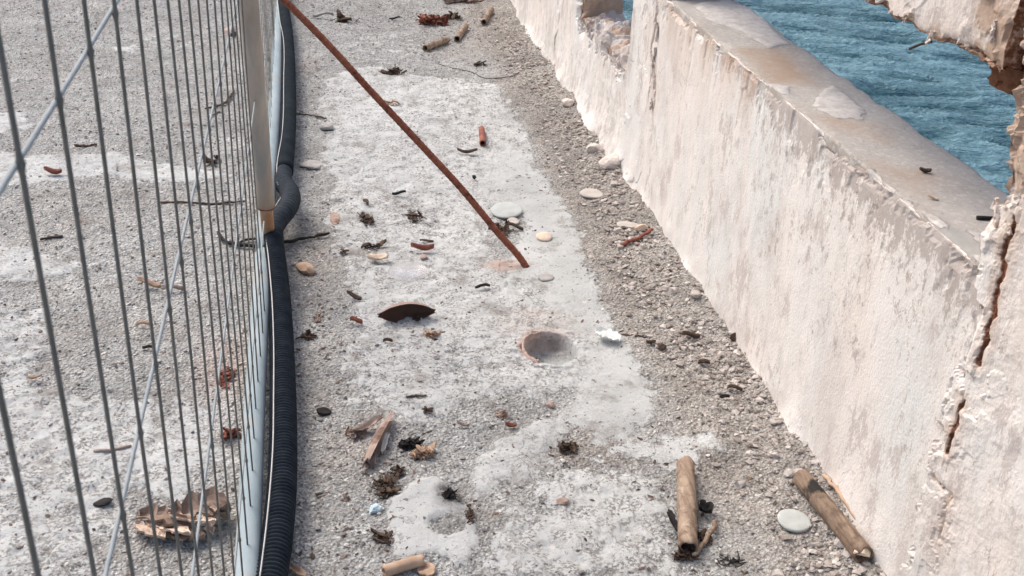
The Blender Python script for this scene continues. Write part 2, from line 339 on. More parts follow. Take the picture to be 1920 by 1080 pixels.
rub_d = .905-x+.10*(fbm(P3, 4, 77, 3)-.5)
def spot_(px, py, rx_, ry_):
    c = G(px, py); return 1-ss(np.hypot((x-c[0])/rx_, (y-c[1])/ry_), .3, 1.1)
strip = 1-ss(rub_d, .17, .30)
cement = cement*(1-strip*(1-.75*pF))
pit = np.clip(.55+.7*np.maximum(pE, pJ)+.35*(mainp-smo)-.5*slab-.6*smo, 0, 1)
fences = 1-ss(np.abs(x+.10), .03, .10)
brown = np.clip(strip*1.0+.6*region([(540, 380), (640, 400), (640, 1000), (540, 1000)], .05)+.5*region([(980, 800), (1160, 830), (1120, 900), (960, 880)], .03)+.6*spot_(700, 850, .12, .16)+.5*spot_(1110, 850, .12, .07)+.5*spot_(900, 980, .06, .14)+1.2*(fbm(P3, 3, 90, 4)-.5), 0, 1)
hx, hy = G(1030, 658)[:2]; hr = np.hypot((x-hx)/.064, (y-hy)/.076)*(1+.10*(fbm(P3, 30, 88, 3)-.5)*2)
rx, ry = G(955, 500)[:2]
rr1 = ss(fbm(P3, 30, 61, 3), .3, .65)*(1-ss(np.hypot((x-rx+.01)/.075, (y-ry)/.05), .3, 1.1))*.9
def spot(px, py, rx_, ry_, a):
    c = G(px, py); return a*(1-ss(np.hypot((x-c[0])/rx_, (y-c[1])/ry_), .2, 1.1))
hole_rim = (np.exp(-((hr-1.05)/.10)**2)+.9*np.exp(-((hr-.86)/.10)**2))*ss(-(x-hx)*.8+(y-hy), -.02, .05)
ptop = region([(935, 600), (985, 580), (1070, 590), (1085, 640), (1000, 625), (960, 650)], .02)*.32
rust = np.clip(rr1+hole_rim*.55+ptop*.5+spot(1000, 590, .05, .03, .15)+spot(420, 690, .09, .2, .35)+spot(570, 120, .06, .2, .15)+spot(850, 105, .12, .06, .15), 0, 1)
dark = np.clip(spot(842, 932, .036, .045, 1.3)+spot(870, 970, .02, .06, .5)+spot(835, 985, .035, .035, .35)+spot(1070, 178, .03, .07, .9)+spot(720, 905, .05, .04, .35)+spot(690, 410, .04, .06, .3)+spot(735, 135, .05, .08, .45)+spot(830, 40, .1, .08, .4), 0, 1)  # the spot by the second bay paints the dark of a hole
zz = .0075*cement+.002*slab+.010*(fbm(P3, 2.2, 11, 3)-.5)+.006*(1-.6*smo)*(fbm(P3, 28, 21, 4, .6)-.5)*2*(1-.4*cement)
zz += -.004*pit*ss(fbm(P3, 45, 31, 3), .52, .66)*(cement > .3)
zz += strip*.022*(fbm(P3, 17, 51, 4)+.1)+.03*np.exp(-np.clip(rub_d, 0, 9)/.05)*(.4+fbm(P3, 6, 52, 3))
hole = 1-ss(hr, .88, 1.0); zz += -.050*hole*(1-.25*hr**2)+.004*np.exp(-((hr-1.2)/.2)**2)*ss(fbm(P3, 40, 89, 3), .4, .6)
smooth = np.maximum(smo, hole); pit = pit*(1-hole); cement = np.maximum(cement, hole)
dr = spot(835, 985, .03, .03, 1.); zz -= .008*dr*ss(fbm(P3, 60, 71, 3), .35, .6)
vis = ((x > -1.8) & (x < 1.0) & (y > 1.18) & (y < 5.86)); zz = np.where(vis, zz, 0)
V = np.stack([x, y, zz], 1); nx_, ny_ = len(xs), len(ys); idx = np.arange(nx_*ny_).reshape(nx_, ny_)
Fg = np.stack([idx[:-1, :-1], idx[1:, :-1], idx[1:, 1:], idx[:-1, 1:]], -1).reshape(-1, 4)
gm = mkmesh('ground', V, Fg, dict(cement=cement, pit=pit, brown=brown, rust=rust, dark=dark, smooth_cement=smooth))
tag(ob('ground', gm, MAT['ground']), kind='structure')
ZZ = zz.reshape(nx_, ny_); CE = cement.reshape(nx_, ny_)
def gz(px_, py_, A=None):
    A = ZZ if A is None else A
    i = np.clip(np.searchsorted(xs, px_)-1, 0, nx_-2); j = np.clip(np.searchsorted(ys, py_)-1, 0, ny_-2)
    tx = (px_-xs[i])/(xs[i+1]-xs[i]); ty = (py_-ys[j])/(ys[j+1]-ys[j])
    return (A[i, j]*(1-tx)+A[i+1, j]*tx)*(1-ty)+(A[i, j+1]*(1-tx)+A[i+1, j+1]*tx)*ty

# quay body below the ground sheet
def boxmesh(lo, hi):
    (a, b, c), (d, e, f) = lo, hi
    return np.array([(a, b, c), (d, b, c), (d, e, c), (a, e, c), (a, b, f), (d, b, f), (d, e, f), (a, e, f)]), [(0, 3, 2, 1), (4, 5, 6, 7), (0, 1, 5, 4), (1, 2, 6, 5), (2, 3, 7, 6), (3, 0, 4, 7)]
V, f_ = boxmesh((-60, -40, -4), (1.128, 70, -.06))
tag(ob('quay_foundation', mkmesh('quay_foundation', V, f_, smooth=False), MAT['greystone']), kind='structure')

# ------------------------------------------------------------------ water
def m_water():
    n = N('sea_water')
    v = n.mapv((1, 1, 1), rot=(0, 0, math.radians(-35)))
    v2 = n.mapv((.40, 1.6, 1), vec=n.mapv((1, 1, 1), rot=(0, 0, math.radians(20))))
    h = n.attr('crest')
    a = n.noise(3.2, 6, .62, v2, .6); b = n.noise(17, 6, .65, v2, .4)
    rg = n.mth('SUBTRACT', 1., n.mth('MULTIPLY', n.mth('ABSOLUTE', n.mth('SUBTRACT', n.noise(5.5, 4, .6, v2, .8), .5)), 5.), True)
    rg2 = n.mth('SUBTRACT', 1., n.mth('MULTIPLY', n.mth('ABSOLUTE', n.mth('SUBTRACT', n.noise(13, 3, .6, v2, .5), .5)), 5.), True)
    t = n.ramp(n.mth('ADD', n.mth('MULTIPLY', h, .48), n.mth('ADD', n.mth('MULTIPLY', a, .36), n.mth('MULTIPLY', rg2, .10))), [(.38, 0), (.66, 1)])
    c = n.mix(t, (.018, .078, .108), (.17, .315, .375))  # paler crests, darker troughs: ripple highlights put into the base colour
    bb = n.bump(n.mth('ADD', n.mth('ADD', n.mth('MULTIPLY', a, .6), n.mth('MULTIPLY', b, .35)), n.mth('ADD', n.mth('MULTIPLY', rg, .28), n.mth('MULTIPLY', rg2, .14))), .085, 1.)
    n.b.inputs['IOR'].default_value = 1.33
    return n.fin(c, .12, bb, 0, .4)
wxs = np.concatenate([[-400, -100, -30, -8, 0, 1.6], np.arange(2, 15, .035), [15.5, 18, 25, 60, 150, 500]])
wys = np.concatenate([[-400, -100, -20, -5, 0], np.arange(1.5, 17, .035), [18, 22, 40, 120, 500]])
A, B = np.meshgrid(wxs, wys, indexing='ij'); a = A.ravel(); b = B.ravel()
th = math.radians(22); u = a*math.cos(th)-b*math.sin(th); v = a*math.sin(th)+b*math.cos(th)
Pw = np.stack([u*.36+.25*fbm(np.stack([a, b, 0*a], 1), 1, 5, 2), v*1.5, 0*a], 1)
h1 = 1-np.abs(2*fbm(Pw, 1.5, 100, 2)-1); h2 = 1-np.abs(2*fbm(Pw, 3.7, 120, 3)-1)
h3 = 1-np.abs(2*fbm(Pw, 8.5, 140, 2)-1); hh = (.5*h1**2+.35*h2**2+.15*h3**2)
vis = (a > 1.8) & (a < 15.2) & (b > 1.2) & (b < 17.3); zw = np.where(vis, (hh-.6)*.22, 0)-2.3
idx = np.arange(len(a)).reshape(A.shape)
Fw = np.stack([idx[:-1, :-1], idx[1:, :-1], idx[1:, 1:], idx[:-1, 1:]], -1).reshape(-1, 4)
tag(ob('water', mkmesh('water', np.stack([a, b, zw], 1), Fw, dict(crest=hh)), m_water()), kind='structure')

# ------------------------------------------------------------------ rough boxes
def rough_box(lo, hi, step, amp=.004, chip=.02, r=.02, seed=0, fsc=14, fn=None, chipsc=9):
    lo = np.array(lo, float); hi = np.array(hi, float); n = np.maximum(2, np.round((hi-lo)/step).astype(int))
    fs = []
    def enc(i, j, k): return (i*(n[1]+1)+j)*(n[2]+1)+k
    for ax in range(3):
        o = [q for q in range(3) if q != ax]
        p, q = np.meshgrid(np.arange(n[o[0]]), np.arange(n[o[1]]), indexing='ij'); p = p.ravel(); q = q.ravel()
        for side in (0, 1):
            def c(dp, dq):
                L = [None]*3; L[ax] = np.full(p.shape, n[ax]*side); L[o[0]] = p+dp; L[o[1]] = q+dq; return enc(*L)
            quad = np.stack([c(0, 0), c(1, 0), c(1, 1), c(0, 1)], 1)
            if (side == 0) != (ax == 1): quad = quad[:, ::-1]
            fs.append(quad)
    Fa = np.concatenate(fs); uq, inv = np.unique(Fa, return_inverse=True); Fa = inv.reshape(Fa.shape)
    k = uq % (n[2]+1); j = (uq//(n[2]+1)) % (n[1]+1); i = uq//((n[2]+1)*(n[1]+1))
    P = lo+(hi-lo)*np.stack([i/n[0], j/n[1], k/n[2]], 1)
    dl = P-lo; dh = hi-P; near = np.exp(-dh/r)-np.exp(-dl/r)
    nrm = (dh < 1e-6).astype(float)-(dl < 1e-6)
    D = np.sort(np.minimum(dl, dh), axis=1); e = D[:, 1]
    nl = nrm/np.maximum(np.linalg.norm(nrm, axis=1, keepdims=True), 1e-6)
    tn = fbm(P, chipsc*1.6, seed+5, 5, .65); tv = .12+.38*ss(tn, .44, .465)+.40*ss(tn, .52, .54)+.5*ss(tn, .59, .61); ch = chip*1.15*tv*np.clip(1.15-e/(r*(.4+1.5*tv)), 0, 1)*(.8+.5*fbm(P, 70, seed+9, 2))
    Q = P+nl*(amp*2*(fbm(P, fsc, seed, 5, .55)-.5))[:, None]-near/np.maximum(np.linalg.norm(near, axis=1, keepdims=True), .3)*ch[:, None]
    at = dict(brown=np.zeros(len(P)), rust=np.zeros(len(P)), exposed=np.clip(ch/max(chip, 1e-6)*1.2-.55, 0, 1), stain=np.full(len(P), .12), pale=np.zeros(len(P)), grey=np.zeros(len(P)))
    if fn: Q = fn(P, Q, nrm, at, e)
    return Q, Fa, at
wall = empty('parapet_wall', (.91, 2., 0), 'crumbling pinkish white rendered sea parapet with posts, open bays and exposed rusty reinforcement', 'wall')
def wpart(name, lo, hi, step=.006, mat='plaster', label=None, **k):
    Q, Fa, at = rough_box(lo, hi, step, **k); Q = Q-np.array([.91, 2., 0])
    o = ob(name, mkmesh(name, Q, Fa, at, smooth=(mat == 'sill')), MAT[mat], wall)
    if label: o['label'] = label
    return o
XI = .91
def base_flare(P, Q, nrm, am=1.):
    f = np.exp(-np.clip(P[:, 2], 0, 9)/.05)*(nrm[:, 0] < -.5)
    Q[:, 0] -= am*f*(.006+.026*ss(fbm(P, 7, 301, 3), .40, .75)); return Q
def fn_main(P, Q, nrm, at, e):
    Q = base_flare(P, Q, nrm); t = .622-P[:, 2]; inner = nrm[:, 0] < -.5; y_ = P[:, 1]
    nz = fbm(P, 7, 401, 4)
    at['stain'] = np.where(inner, .24+.52*np.exp(-t/.075)+.22*np.exp(-t/.20)*(nz+.3)-.25*ss(y_, 2.35, 2.7)*(1-np.exp(-t/.04))+.18*ss(fbm(P, 5, 402, 4), .48, .64)*ss(t, .1, .3), .4)
    at['stain'] -= .18*ss(y_, 2., 2.3)
    at['brown'] = inner*np.clip(np.exp(-t/.10)*ss(y_, 2.0, 2.25)*1.1*ss(fbm(P*np.array([1, 1, .25]), 14, 403, 4), .35, .6), 0, 1)
    yy, z_ = y_, P[:, 2]
    warp = .02*(fbm(P, 34, 702, 3)-.5)*1.5
    cr = linesd(yy+warp, z_, [tuple(W(a, b, XI)[1:]) for a, b in [(1228, -40), (1232, 20), (1222, 90), (1228, 150), (1224, 200)]])
    Q[:, 0] += inner*(.018*np.exp(-(cr/.0045)**2)); at['exposed'] = np.maximum(at['exposed']*.7, inner*np.exp(-(cr/.010)**2)*.6)
    at['brown'] = np.maximum(at['brown'], inner*np.exp(-(cr/.035)**2)*.5*ss(z_, .15, .4))
    # stripped plaster shows a shallow step
    sp = ss(fbm(P*np.array([1, 1, .5]), 22, 405, 4), .50, .56)*np.exp(-t/.07)*inner; Q[:, 0] += .005*sp
    return Q
wpart('parapet_panel', (XI, 1.24, -.05), (1.098, 3.185, .6195), amp=.0025, chip=.006, r=.010, fsc=6, seed=1, fn=fn_main, label='long pinkish white rendered panel between the posts')
def topreg(P, pp, z=.622, soft=.012):
    wx_ = P[:, 0]+.03*(fbm(P, 25, 501, 4)-.5); wy_ = P[:, 1]+.05*(fbm(P, 25, 502, 4)-.5)
    return ss(polysd(wx_, wy_, [G(a, b, z) for a, b in pp]), -soft, soft)
def fn_sill(P, Q, nrm, at, e):
    top = nrm[:, 2] > .5; y_ = P[:, 1]
    pale = np.maximum.reduce([topreg(P, [(1535, 178), (1560, 165), (1590, 185), (1628, 215), (1615, 228), (1560, 222), (1520, 200)]), topreg(P, [(1365, 0), (1420, 25), (1478, 85), (1440, 92), (1385, 60), (1330, 40), (1300, 10)]),
                              topreg(P, [(1440, 162), (1478, 165), (1478, 178), (1440, 178)]), topreg(P, [(1690, 392), (1730, 400), (1790, 430), (1850, 440), (1850, 500), (1740, 470), (1680, 420)])*.75,
                              topreg(P, [(1560, 275), (1600, 300), (1580, 315), (1545, 290)])*.6])
    gr = topreg(P, [(1760, 436), (1800, 432), (1838, 460), (1830, 475), (1790, 476), (1750, 455)])
    at['pale'] = pale*top*(1-gr); at['grey'] = gr*top
    at['brown'] = top*np.clip(np.maximum.reduce([topreg(P, [(1380, 90), (1480, 95), (1530, 160), (1440, 160)], soft=.04), topreg(P, [(1530, 215), (1640, 235), (1660, 270), (1560, 240)], soft=.04)*.9, topreg(P, [(1620, 300), (1760, 330), (1720, 370), (1640, 330)], soft=.04)*.7]), 0, 1)
    Q[:, 2] += top*(.005*pale-.003*gr); at['exposed'] *= .3
    at['pale'] = np.maximum(at['pale'], np.exp(-(P[:, 0]-XI)/.016)*.8*ss(fbm(P, 24, 506, 4), .48, .6)*(1-gr)); at['brown'] = np.maximum(at['brown'], np.exp(-(P[:, 0]-XI)/.02)*.5*ss(fbm(P, 30, 507, 4), .45, .55)); return Q
wpart('sill_slab', (XI+.006, 1.25, .598), (1.105, 2.93, .6235), .0055, 'sill', amp=.0014, chip=.0028, r=.005, seed=9, fn=fn_sill, label='grey brown concrete sill with flaking white paint')
# ---- second bay, lower and broken
def fn_bay(P, Q, nrm, at, e):
    Q = base_flare(P, Q, nrm, 1.6); t = .32-P[:, 2]
    top = ss(P[:, 2], .2, .31); Q[:, 2] += top*.035*(fbm(P, 22, 601, 4)-.5)*2
    at['stain'] = .25+.5*np.exp(-t/.03); at['exposed'] = np.maximum(at['exposed']*.8, (nrm[:, 2] > .5)*ss(fbm(P, 18, 604, 3), .42, .6)*.8); at['dark'] = at['rust']*0; return Q
wpart('broken_panel', (XI+.002, 3.12, -.05), (1.10, 3.98, .32), .006, amp=.005, chip=.022, r=.02, seed=21, fn=fn_bay, label='lower broken panel of the second bay')
# ---- post between the bays
def fn_post1(P, Q, nrm, at, e):
    Q = base_flare(P, Q, nrm, 1.5); yy, z_ = P[:, 1], P[:, 2]; inner = nrm[:, 0] < -.5
    warp = .02*(fbm(P, 34, 702, 3)-.5)*1.5
    cr = linesd(yy+warp, z_, [tuple(W(a, b, XI)[1:]) for a, b in [(1228, -40), (1232, 20), (1222, 90), (1228, 150), (1224, 200)]])
    Q[:, 0] += inner*(.018*np.exp(-(cr/.0045)**2)); at['exposed'] = np.maximum(at['exposed']*.7, inner*np.exp(-(cr/.010)**2)*.6)
    at['brown'] = np.maximum(at['brown'], inner*.85*ss(-(yy-2.93), -.02, .04)*ss(z_, .45, .6)*.6+inner*np.exp(-(cr/.03)**2)*.4)
    sw = inner*ss(fbm(P, 9, 703, 5), .50, .53); Q[:, 0] -= .004*sw
    at['stain'] = .22+.25*ss(fbm(P, 6, 705, 3), .5, .65); return Q
wpart('post', (XI+.003, 2.86, -.05), (1.11, 3.18, 1.0), .005, amp=.003, chip=.008, r=.010, seed=31, fn=fn_post1, label='cracked post between the two open bays')
# ---- far post beyond the second bay
def fn_post2(P, Q, nrm, at, e):
    Q = base_flare(P, Q, nrm, 1.5); nearf = nrm[:, 1] < -.5
    at['exposed'] = np.maximum(at['exposed']*.6, nearf*.95); Q[:, 1] += nearf*.05*(fbm(P, 12, 802, 4)-.6)
    at['brown'] = np.maximum(at['brown'], nearf*.7); at['stain'] = .25; return Q
wpart('post', (XI+.004, 3.90, -.05), (1.08, 4.55, 1.0), .009, amp=.004, chip=.014, r=.014, seed=41, fn=fn_post2, label='far post with a brown broken end')
def fn_far(P, Q, nrm, at, e):
    at['stain'] = .2; return base_flare(P, Q, nrm, 1.5)
wpart('far_panel', (XI-.001, 4.2, -.05), (1.10, 8.0, .61), .02, amp=.004, chip=.014, r=.014, seed=51, fn=fn_far, label='far rendered panel at the top of the picture')
# white slanting brace outside the second bay
def fn_br(P, Q, nrm, at, e):
    at['stain'] = .1; at['exposed'] *= .2
    at['rust'] = (nrm[:, 1] > .5)*.5; 
    Q[:, 1] += -(P[:, 2]-.34)*.55; return Q
wpart('slanting_brace', (1.125, 3.43, .385), (1.20, 3.63, 1.0), .009, amp=.003, chip=.008, r=.01, seed=61, fn=fn_br, label='white slanting brace outside the second bay')
# ---- near post with the rusty split
rl = [tuple(W(a, b, XI)[1:]) for a, b in [(1912, 410), (1893, 490), (1868, 590), (1846, 680)]]
rl2 = [tuple(W(a, b, XI)[1:]) for a, b in [(1815, 750), (1803, 800), (1788, 850)]]
def up_(P): return ss(P[:, 2], .68, .75)
def fn_near(P, Q, nrm, at, e):
    Q = base_flare(P, Q, nrm, .6); yy, z_ = P[:, 1], P[:, 2]; inner = nrm[:, 0] < -.5
    w1 = .024*(fbm(P, 48, 902, 4)-.5); w2 = .05*(fbm(P, 9, 903, 4)-.5)
    d = np.minimum(linesd(yy+w1, z_, rl), linesd(yy+w1, z_, rl2))
    slot = np.exp(-(d/.0040)**2); Q[:, 0] += inner*.007*slot
    lip = np.exp(-((d-.018)/.010)**2); Q[:, 0] -= inner*lip*.0012*ss(fbm(P, 45, 905, 3), .47, .53)
    at['rust'] = inner*np.clip(np.exp(-(d/.0065)**2)*.95, 0, 1)
    at['brown'] = np.clip(inner*(.75*np.exp(-(d/.024)**2)), 0, 1)
    # long seam where the post render meets the panel
    seam = [tuple(W(a, b, XI)[1:]) for a, b in [(1770, 690), (1785, 740), (1762, 820), (1742, 850), (1760, 900), (1790, 925), (1770, 1010)]]
    ds = linesd(yy+w1*1.5, z_, seam); Q[:, 0] += inner*.004*np.exp(-(ds/.004)**2); at['exposed'] = at['exposed']*.6
    at['exposed'] = np.maximum(at['exposed'], inner*np.exp(-(ds/.006)**2)*.62*ss(fbm(P, 22, 911, 3), .4, .6))
    
    # rough lumps around the sill junction and below the slot
    lump = np.exp(-((z_-.68)/.05)**2)*ss(yy, 1.18, 1.27); rough = np.clip(lump+.9*np.exp(-((z_-.45)/.13)**2)*np.exp(-((yy-1.215)/.05)**2)+.8*ss(z_, .7, .78)+.6*np.exp(-((z_-.2)/.1)**2)*np.exp(-((yy-1.22)/.06)**2), 0, 1)
    rd = (np.abs(fbm(P, 22, 906, 5, .6)-.5)*2); Q[:, 0] -= inner*rough*(.007*(.35-rd)+.005*ss(fbm(P, 30, 914, 4), .5, .53)); Q[:, 1] += (yy > 1.2)*lump*.022*(fbm(P, 22, 908, 4)-.25)
    Q[:, 1] += ss(yy, 1.20, 1.27)*ss(z_, .70, .8)*(.026+.03*(fbm(P, 28, 909, 4)-.5)); Q[:, 0] += inner*up_(P)*.006*ss(fbm(P, 20, 915, 5, .65), .47, .50)
    up = ss(z_, .68, .80); at['exposed'] = np.maximum(at['exposed'], up*.75*ss(fbm(P, 11, 910, 4), .40, .58)*(yy > .9))
    at['exposed'] = np.maximum(at['exposed'], (nrm[:, 1] > .5)*.9*(z_ > .6)); at['brown'] = np.maximum(at['brown'], up*.5)
    at['exposed'] = np.maximum(at['exposed'], lump*.55*ss(rd, .02, .2)*(rd < .08))
    orange = np.exp(-((yy-1.19)/.03)**2-((z_-.22)/.08)**2)*inner; at['brown'] = np.maximum(at['brown'], .6*orange)
    bo = np.exp(-((yy-1.14)/.05)**2-((z_-.60)/.10)**2)*inner; at['brown'] = np.maximum(at['brown'], .35*bo)
    at['pale'] = inner*np.clip(.75*np.exp(-((yy-1.235)/.03)**2)*ss(z_, .3, .4)*(z_ < .66)*ss(d, .012, .03), 0, 1)
    at['stain'] = .2+.2*ss(fbm(P, 7, 907, 3), .5, .62)*(z_ > .5); return Q
wpart('post', (XI-.008, .72, -.05), (1.13, 1.275, 1.25), .0042, amp=.005, chip=.012, r=.014, seed=71, fn=fn_near, label='near post split open along a rusty bar')
# ---- top rail
def fn_rail(P, Q, nrm, at, e):
    yy, z_ = P[:, 1], P[:, 2]; inner = nrm[:, 0] < -.5
    low = np.exp(-(z_-.88)/.035); Q[:, 2] += low*.014*(fbm(P, 26, 951, 4, .6)-.45)*2; Q[:, 0] += inner*low*.008*ss(fbm(P, 20, 952, 4), .49, .53)
    at['exposed'] = np.clip(at['exposed']*.8+(nrm[:, 2] < -.5)*.9+inner*low*.8*ss(fbm(P, 15, 953, 4), .46, .62)+inner*ss(-yy+.3*(z_-.9), -1.47, -1.40)*.7*ss(fbm(P, 9, 955, 4), .35, .55), 0, 1)
    at['brown'] = np.clip(low*.55+ss(-yy, -1.42, -1.36)*.8, 0, 1)
    ex2 = ss(fbm(P, 12, 954, 4), .5, .6)*ss(-yy, -1.52, -1.42); Q[:, 0] += inner*.006*ex2; at['stain'] = .1; at['brown'] = np.maximum(at['brown'], ex2*.5)
    at['rust'] = np.clip((nrm[:, 2] < -.5)*.55+(nrm[:, 1] < -.5)*.6, 0, 1); return Q
wpart('top_rail', (XI-.002, 1.350, .88), (1.10, 2.8, 1.14), .006, amp=.002, chip=.010, r=.010, seed=81, fn=fn_rail, label='broken rendered top rail over the near opening')
def fn_core(P, Q, nrm, at, e):
    at['rust'] = at['rust']+.85; return Q
wpart('broken_core', (XI+.040, 1.22, .84), (1.09, 1.44, 1.24), .008, amp=.008, chip=.02, r=.02, seed=91, fn=fn_core, label='rust stained core in the gap beside the near post')

# ------------------------------------------------------------------ tube helper
def frames(pts):
    pts = np.asarray(pts, float); n = len(pts); T = np.gradient(pts, axis=0); T /= np.linalg.norm(T, axis=1, keepdims=True)+1e-12
    up = np.array([0, 0, 1.]) if abs(T[0][2]) < .9 else np.array([1., 0, 0])
    A = []; a_ = np.cross(up, T[0]); a_ /= np.linalg.norm(a_)
    for i in range(n):
        a_ = a_-T[i]*a_.dot(T[i]); a_ /= np.linalg.norm(a_); A.append(a_.copy())
    A = np.array(A); B = np.cross(T, A); return pts, T, A, B
def tube(pts, r, k=10, cap=True, a0=0, a1=2*math.pi, inner=None, jag=0, seed=0):
    pts, T, A, B = frames(pts); n = len(pts); r = np.broadcast_to(r, (n,)).astype(float); full = abs(a1-a0-2*math.pi) < 1e-6
    th = np.linspace(a0, a1, k, endpoint=not full); rng = np.random.RandomState(seed); c, s = np.cos(th), np.sin(th)
    def shell(rad):
        off = np.zeros((n, k)); 
        if jag: off[0] = -rng.rand(k)*jag; off[-1] = rng.rand(k)*jag
        return (pts[:, None]+rad[:, None, None]*(c[None, :, None]*A[:, None]+s[None, :, None]*B[:, None])+off[..., None]*T[:, None]).reshape(-1, 3)
    V = shell(r); fs = []; kk = k if full else k-1
    def quads(base, flip):
        for i in range(n-1):
            for j in range(kk):
                q = [base+i*k+j, base+i*k+(j+1) % k, base+(i+1)*k+(j+1) % k, base+(i+1)*k+j]; fs.append(q[::-1] if flip else q)
    quads(0, False)
    if inner is None:
        if cap: fs.append(list(range(k))[::-1]); fs.append([(n-1)*k+j for j in range(k)])
    else:
        rng = np.random.RandomState(seed); V2 = shell(r-inner); V = np.vstack([V, V2]); b_ = n*k; quads(b_, True)
        for e0 in (0, n-1):
            for j in range(kk):
                q = [e0*k+j, e0*k+(j+1) % k, b_+e0*k+(j+1) % k, b_+e0*k+j]; fs.append(q if e0 else q[::-1])
        if not full:
            for i in range(n-1):
                for j in (0, k-1):
                    q = [i*k+j, (i+1)*k+j, b_+(i+1)*k+j, b_+i*k+j]; fs.append(q if j else q[::-1])
    return V, fs
def smoothpath(pts, n):
    pts = np.asarray(pts, float); d = np.r_[0, np.cumsum(np.linalg.norm(np.diff(pts, axis=0), axis=1))]; t = np.linspace(0, d[-1], n)
    m = np.gradient(pts, d, axis=0); i = np.clip(np.searchsorted(d, t, 'right')-1, 0, len(pts)-2); h = (d[i+1]-d[i]); s = ((t-d[i])/h)[:, None]; h = h[:, None]
    return (2*s**3-3*s**2+1)*pts[i]+(s**3-2*s**2+s)*h*m[i]+(-2*s**3+3*s**2)*pts[i+1]+(s**3-s**2)*h*m[i+1]
def join(parts):
    V = []; Fs = []; b = 0
    for v, f in parts:
        V.append(np.asarray(v)); Fs += [[q+b for q in ff] for ff in f]; b += len(v)
    return np.vstack(V), Fs
def tobj(name, vf, mat, parent=None, origin=(0, 0, 0), attrs=None, smooth=True):
    v, f = vf; return ob(name, mkmesh(name, np.asarray(v)-np.asarray(origin), f, attrs, smooth), MAT[mat], parent, (0, 0, 0) if parent else origin)

# protruding nail and bars of the wall
def wtube(name, pts, r, mat, **k):
    o = tobj(name, tube(pts, r, 8, **k), mat, wall, (.91, 2., 0)); return o
a_ = W(1748, 78, .93); b_ = W(1704, 92, .90)
wtube('bent_nail', [a_, (a_+b_)/2+np.array([0, 0, .002]), b_], .0022, 'twig')
def ribbed(path, r, seed=0, k=10, n=None, pitch=.012):
    L = np.linalg.norm(np.diff(np.asarray(path), axis=0), axis=1).sum(); n = n or int(L/(pitch/4)); p = smoothpath(path, n)
    i = np.arange(n); rr = r*(1+.10*(np.sin(i*math.pi/2) > .5)); return tube(p, rr, k)
p = [np.array([XI+.000, q[0], q[1]]) for q in rl]; q2 = [np.array([XI+.000, q[0], q[1]]) for q in rl2]
tobj('reinforcing_bar', ribbed(p, .0034, k=8), 'rust', wall, (.91, 2, 0)); tobj('reinforcing_bar', ribbed(q2, .0034, k=8), 'rust', wall, (.91, 2, 0))
tobj('reinforcing_bar', ribbed([(XI+.03, 1.325, .84), (XI+.028, 1.33, 1.0), (XI+.03, 1.325, 1.24)], .006, k=8), 'rust', wall, (.91, 2, 0))

# ------------------------------------------------------------------ rocks and chips
import bmesh
def _ico(sub):
    bm = bmesh.new(); bmesh.ops.create_icosphere(bm, subdivisions=sub, radius=1); bm.verts.index_update()
    v = np.array([q.co[:] for q in bm.verts]); f = np.array([[w_.index for w_ in fc.verts] for fc in bm.faces]); bm.free(); return v, f
ICO = {s: _ico(s) for s in (1, 2, 3, 4)}
def rock(size, seed, sub=3, rough=.5, facet=0):
    v, f = ICO[sub]; v = v.copy(); rs = np.random.RandomState(seed); d = 1+rough*(fbm(v+seed*3.1, 1.3, seed, 4)-.5)*2
    if facet:
        for _ in range(facet):
            nn = rs.randn(3); nn /= np.linalg.norm(nn); o = .45+.4*rs.rand(); s = np.maximum(v@nn*d-o, 0); v = v-np.outer(s/np.maximum(d, .1), nn)
    return v*d[:, None]*np.array(size)/2, [list(q) for q in f]
def at_ground(px, py, dz=0):
    p = G(px, py, .01); p[2] = gz(p[0], p[1])+dz; return p
def mpp(px, py): return DEP(G(px, py))/F     # metres per photo pixel there
def place(name, label, cat, vf, mat, px, py, dz=0, rz=0, tilt=(0, 0), group=None, smooth=True, attrs=None):
    v, f = vf; o = ob(name, mkmesh(name, v, f, attrs, smooth), MAT[mat], None, at_ground(px, py, dz), (tilt[0], tilt[1], rz)); return tag(o, label, cat, group)
def prock(name, label, cat, px, py, wpx, hpx, mat, seed, flat=.6, rz=0, sub=3, rough=.45, facet=3, group=None, attrs=None):
    s = mpp(px, py); sx = wpx*s; th = math.asin(min(1, H/np.linalg.norm(G(px, py)-CAMP))); sz = sx*flat; sy = max(.3*sx, (hpx*s-sz*.5*math.cos(th))/math.sin(th))
    vf = rock((sx, sy, sz), seed, sub, rough, facet); return place(name, label, cat, vf, mat, px, py, sz*.28, rz, group=group, attrs=attrs, smooth=facet == 0)
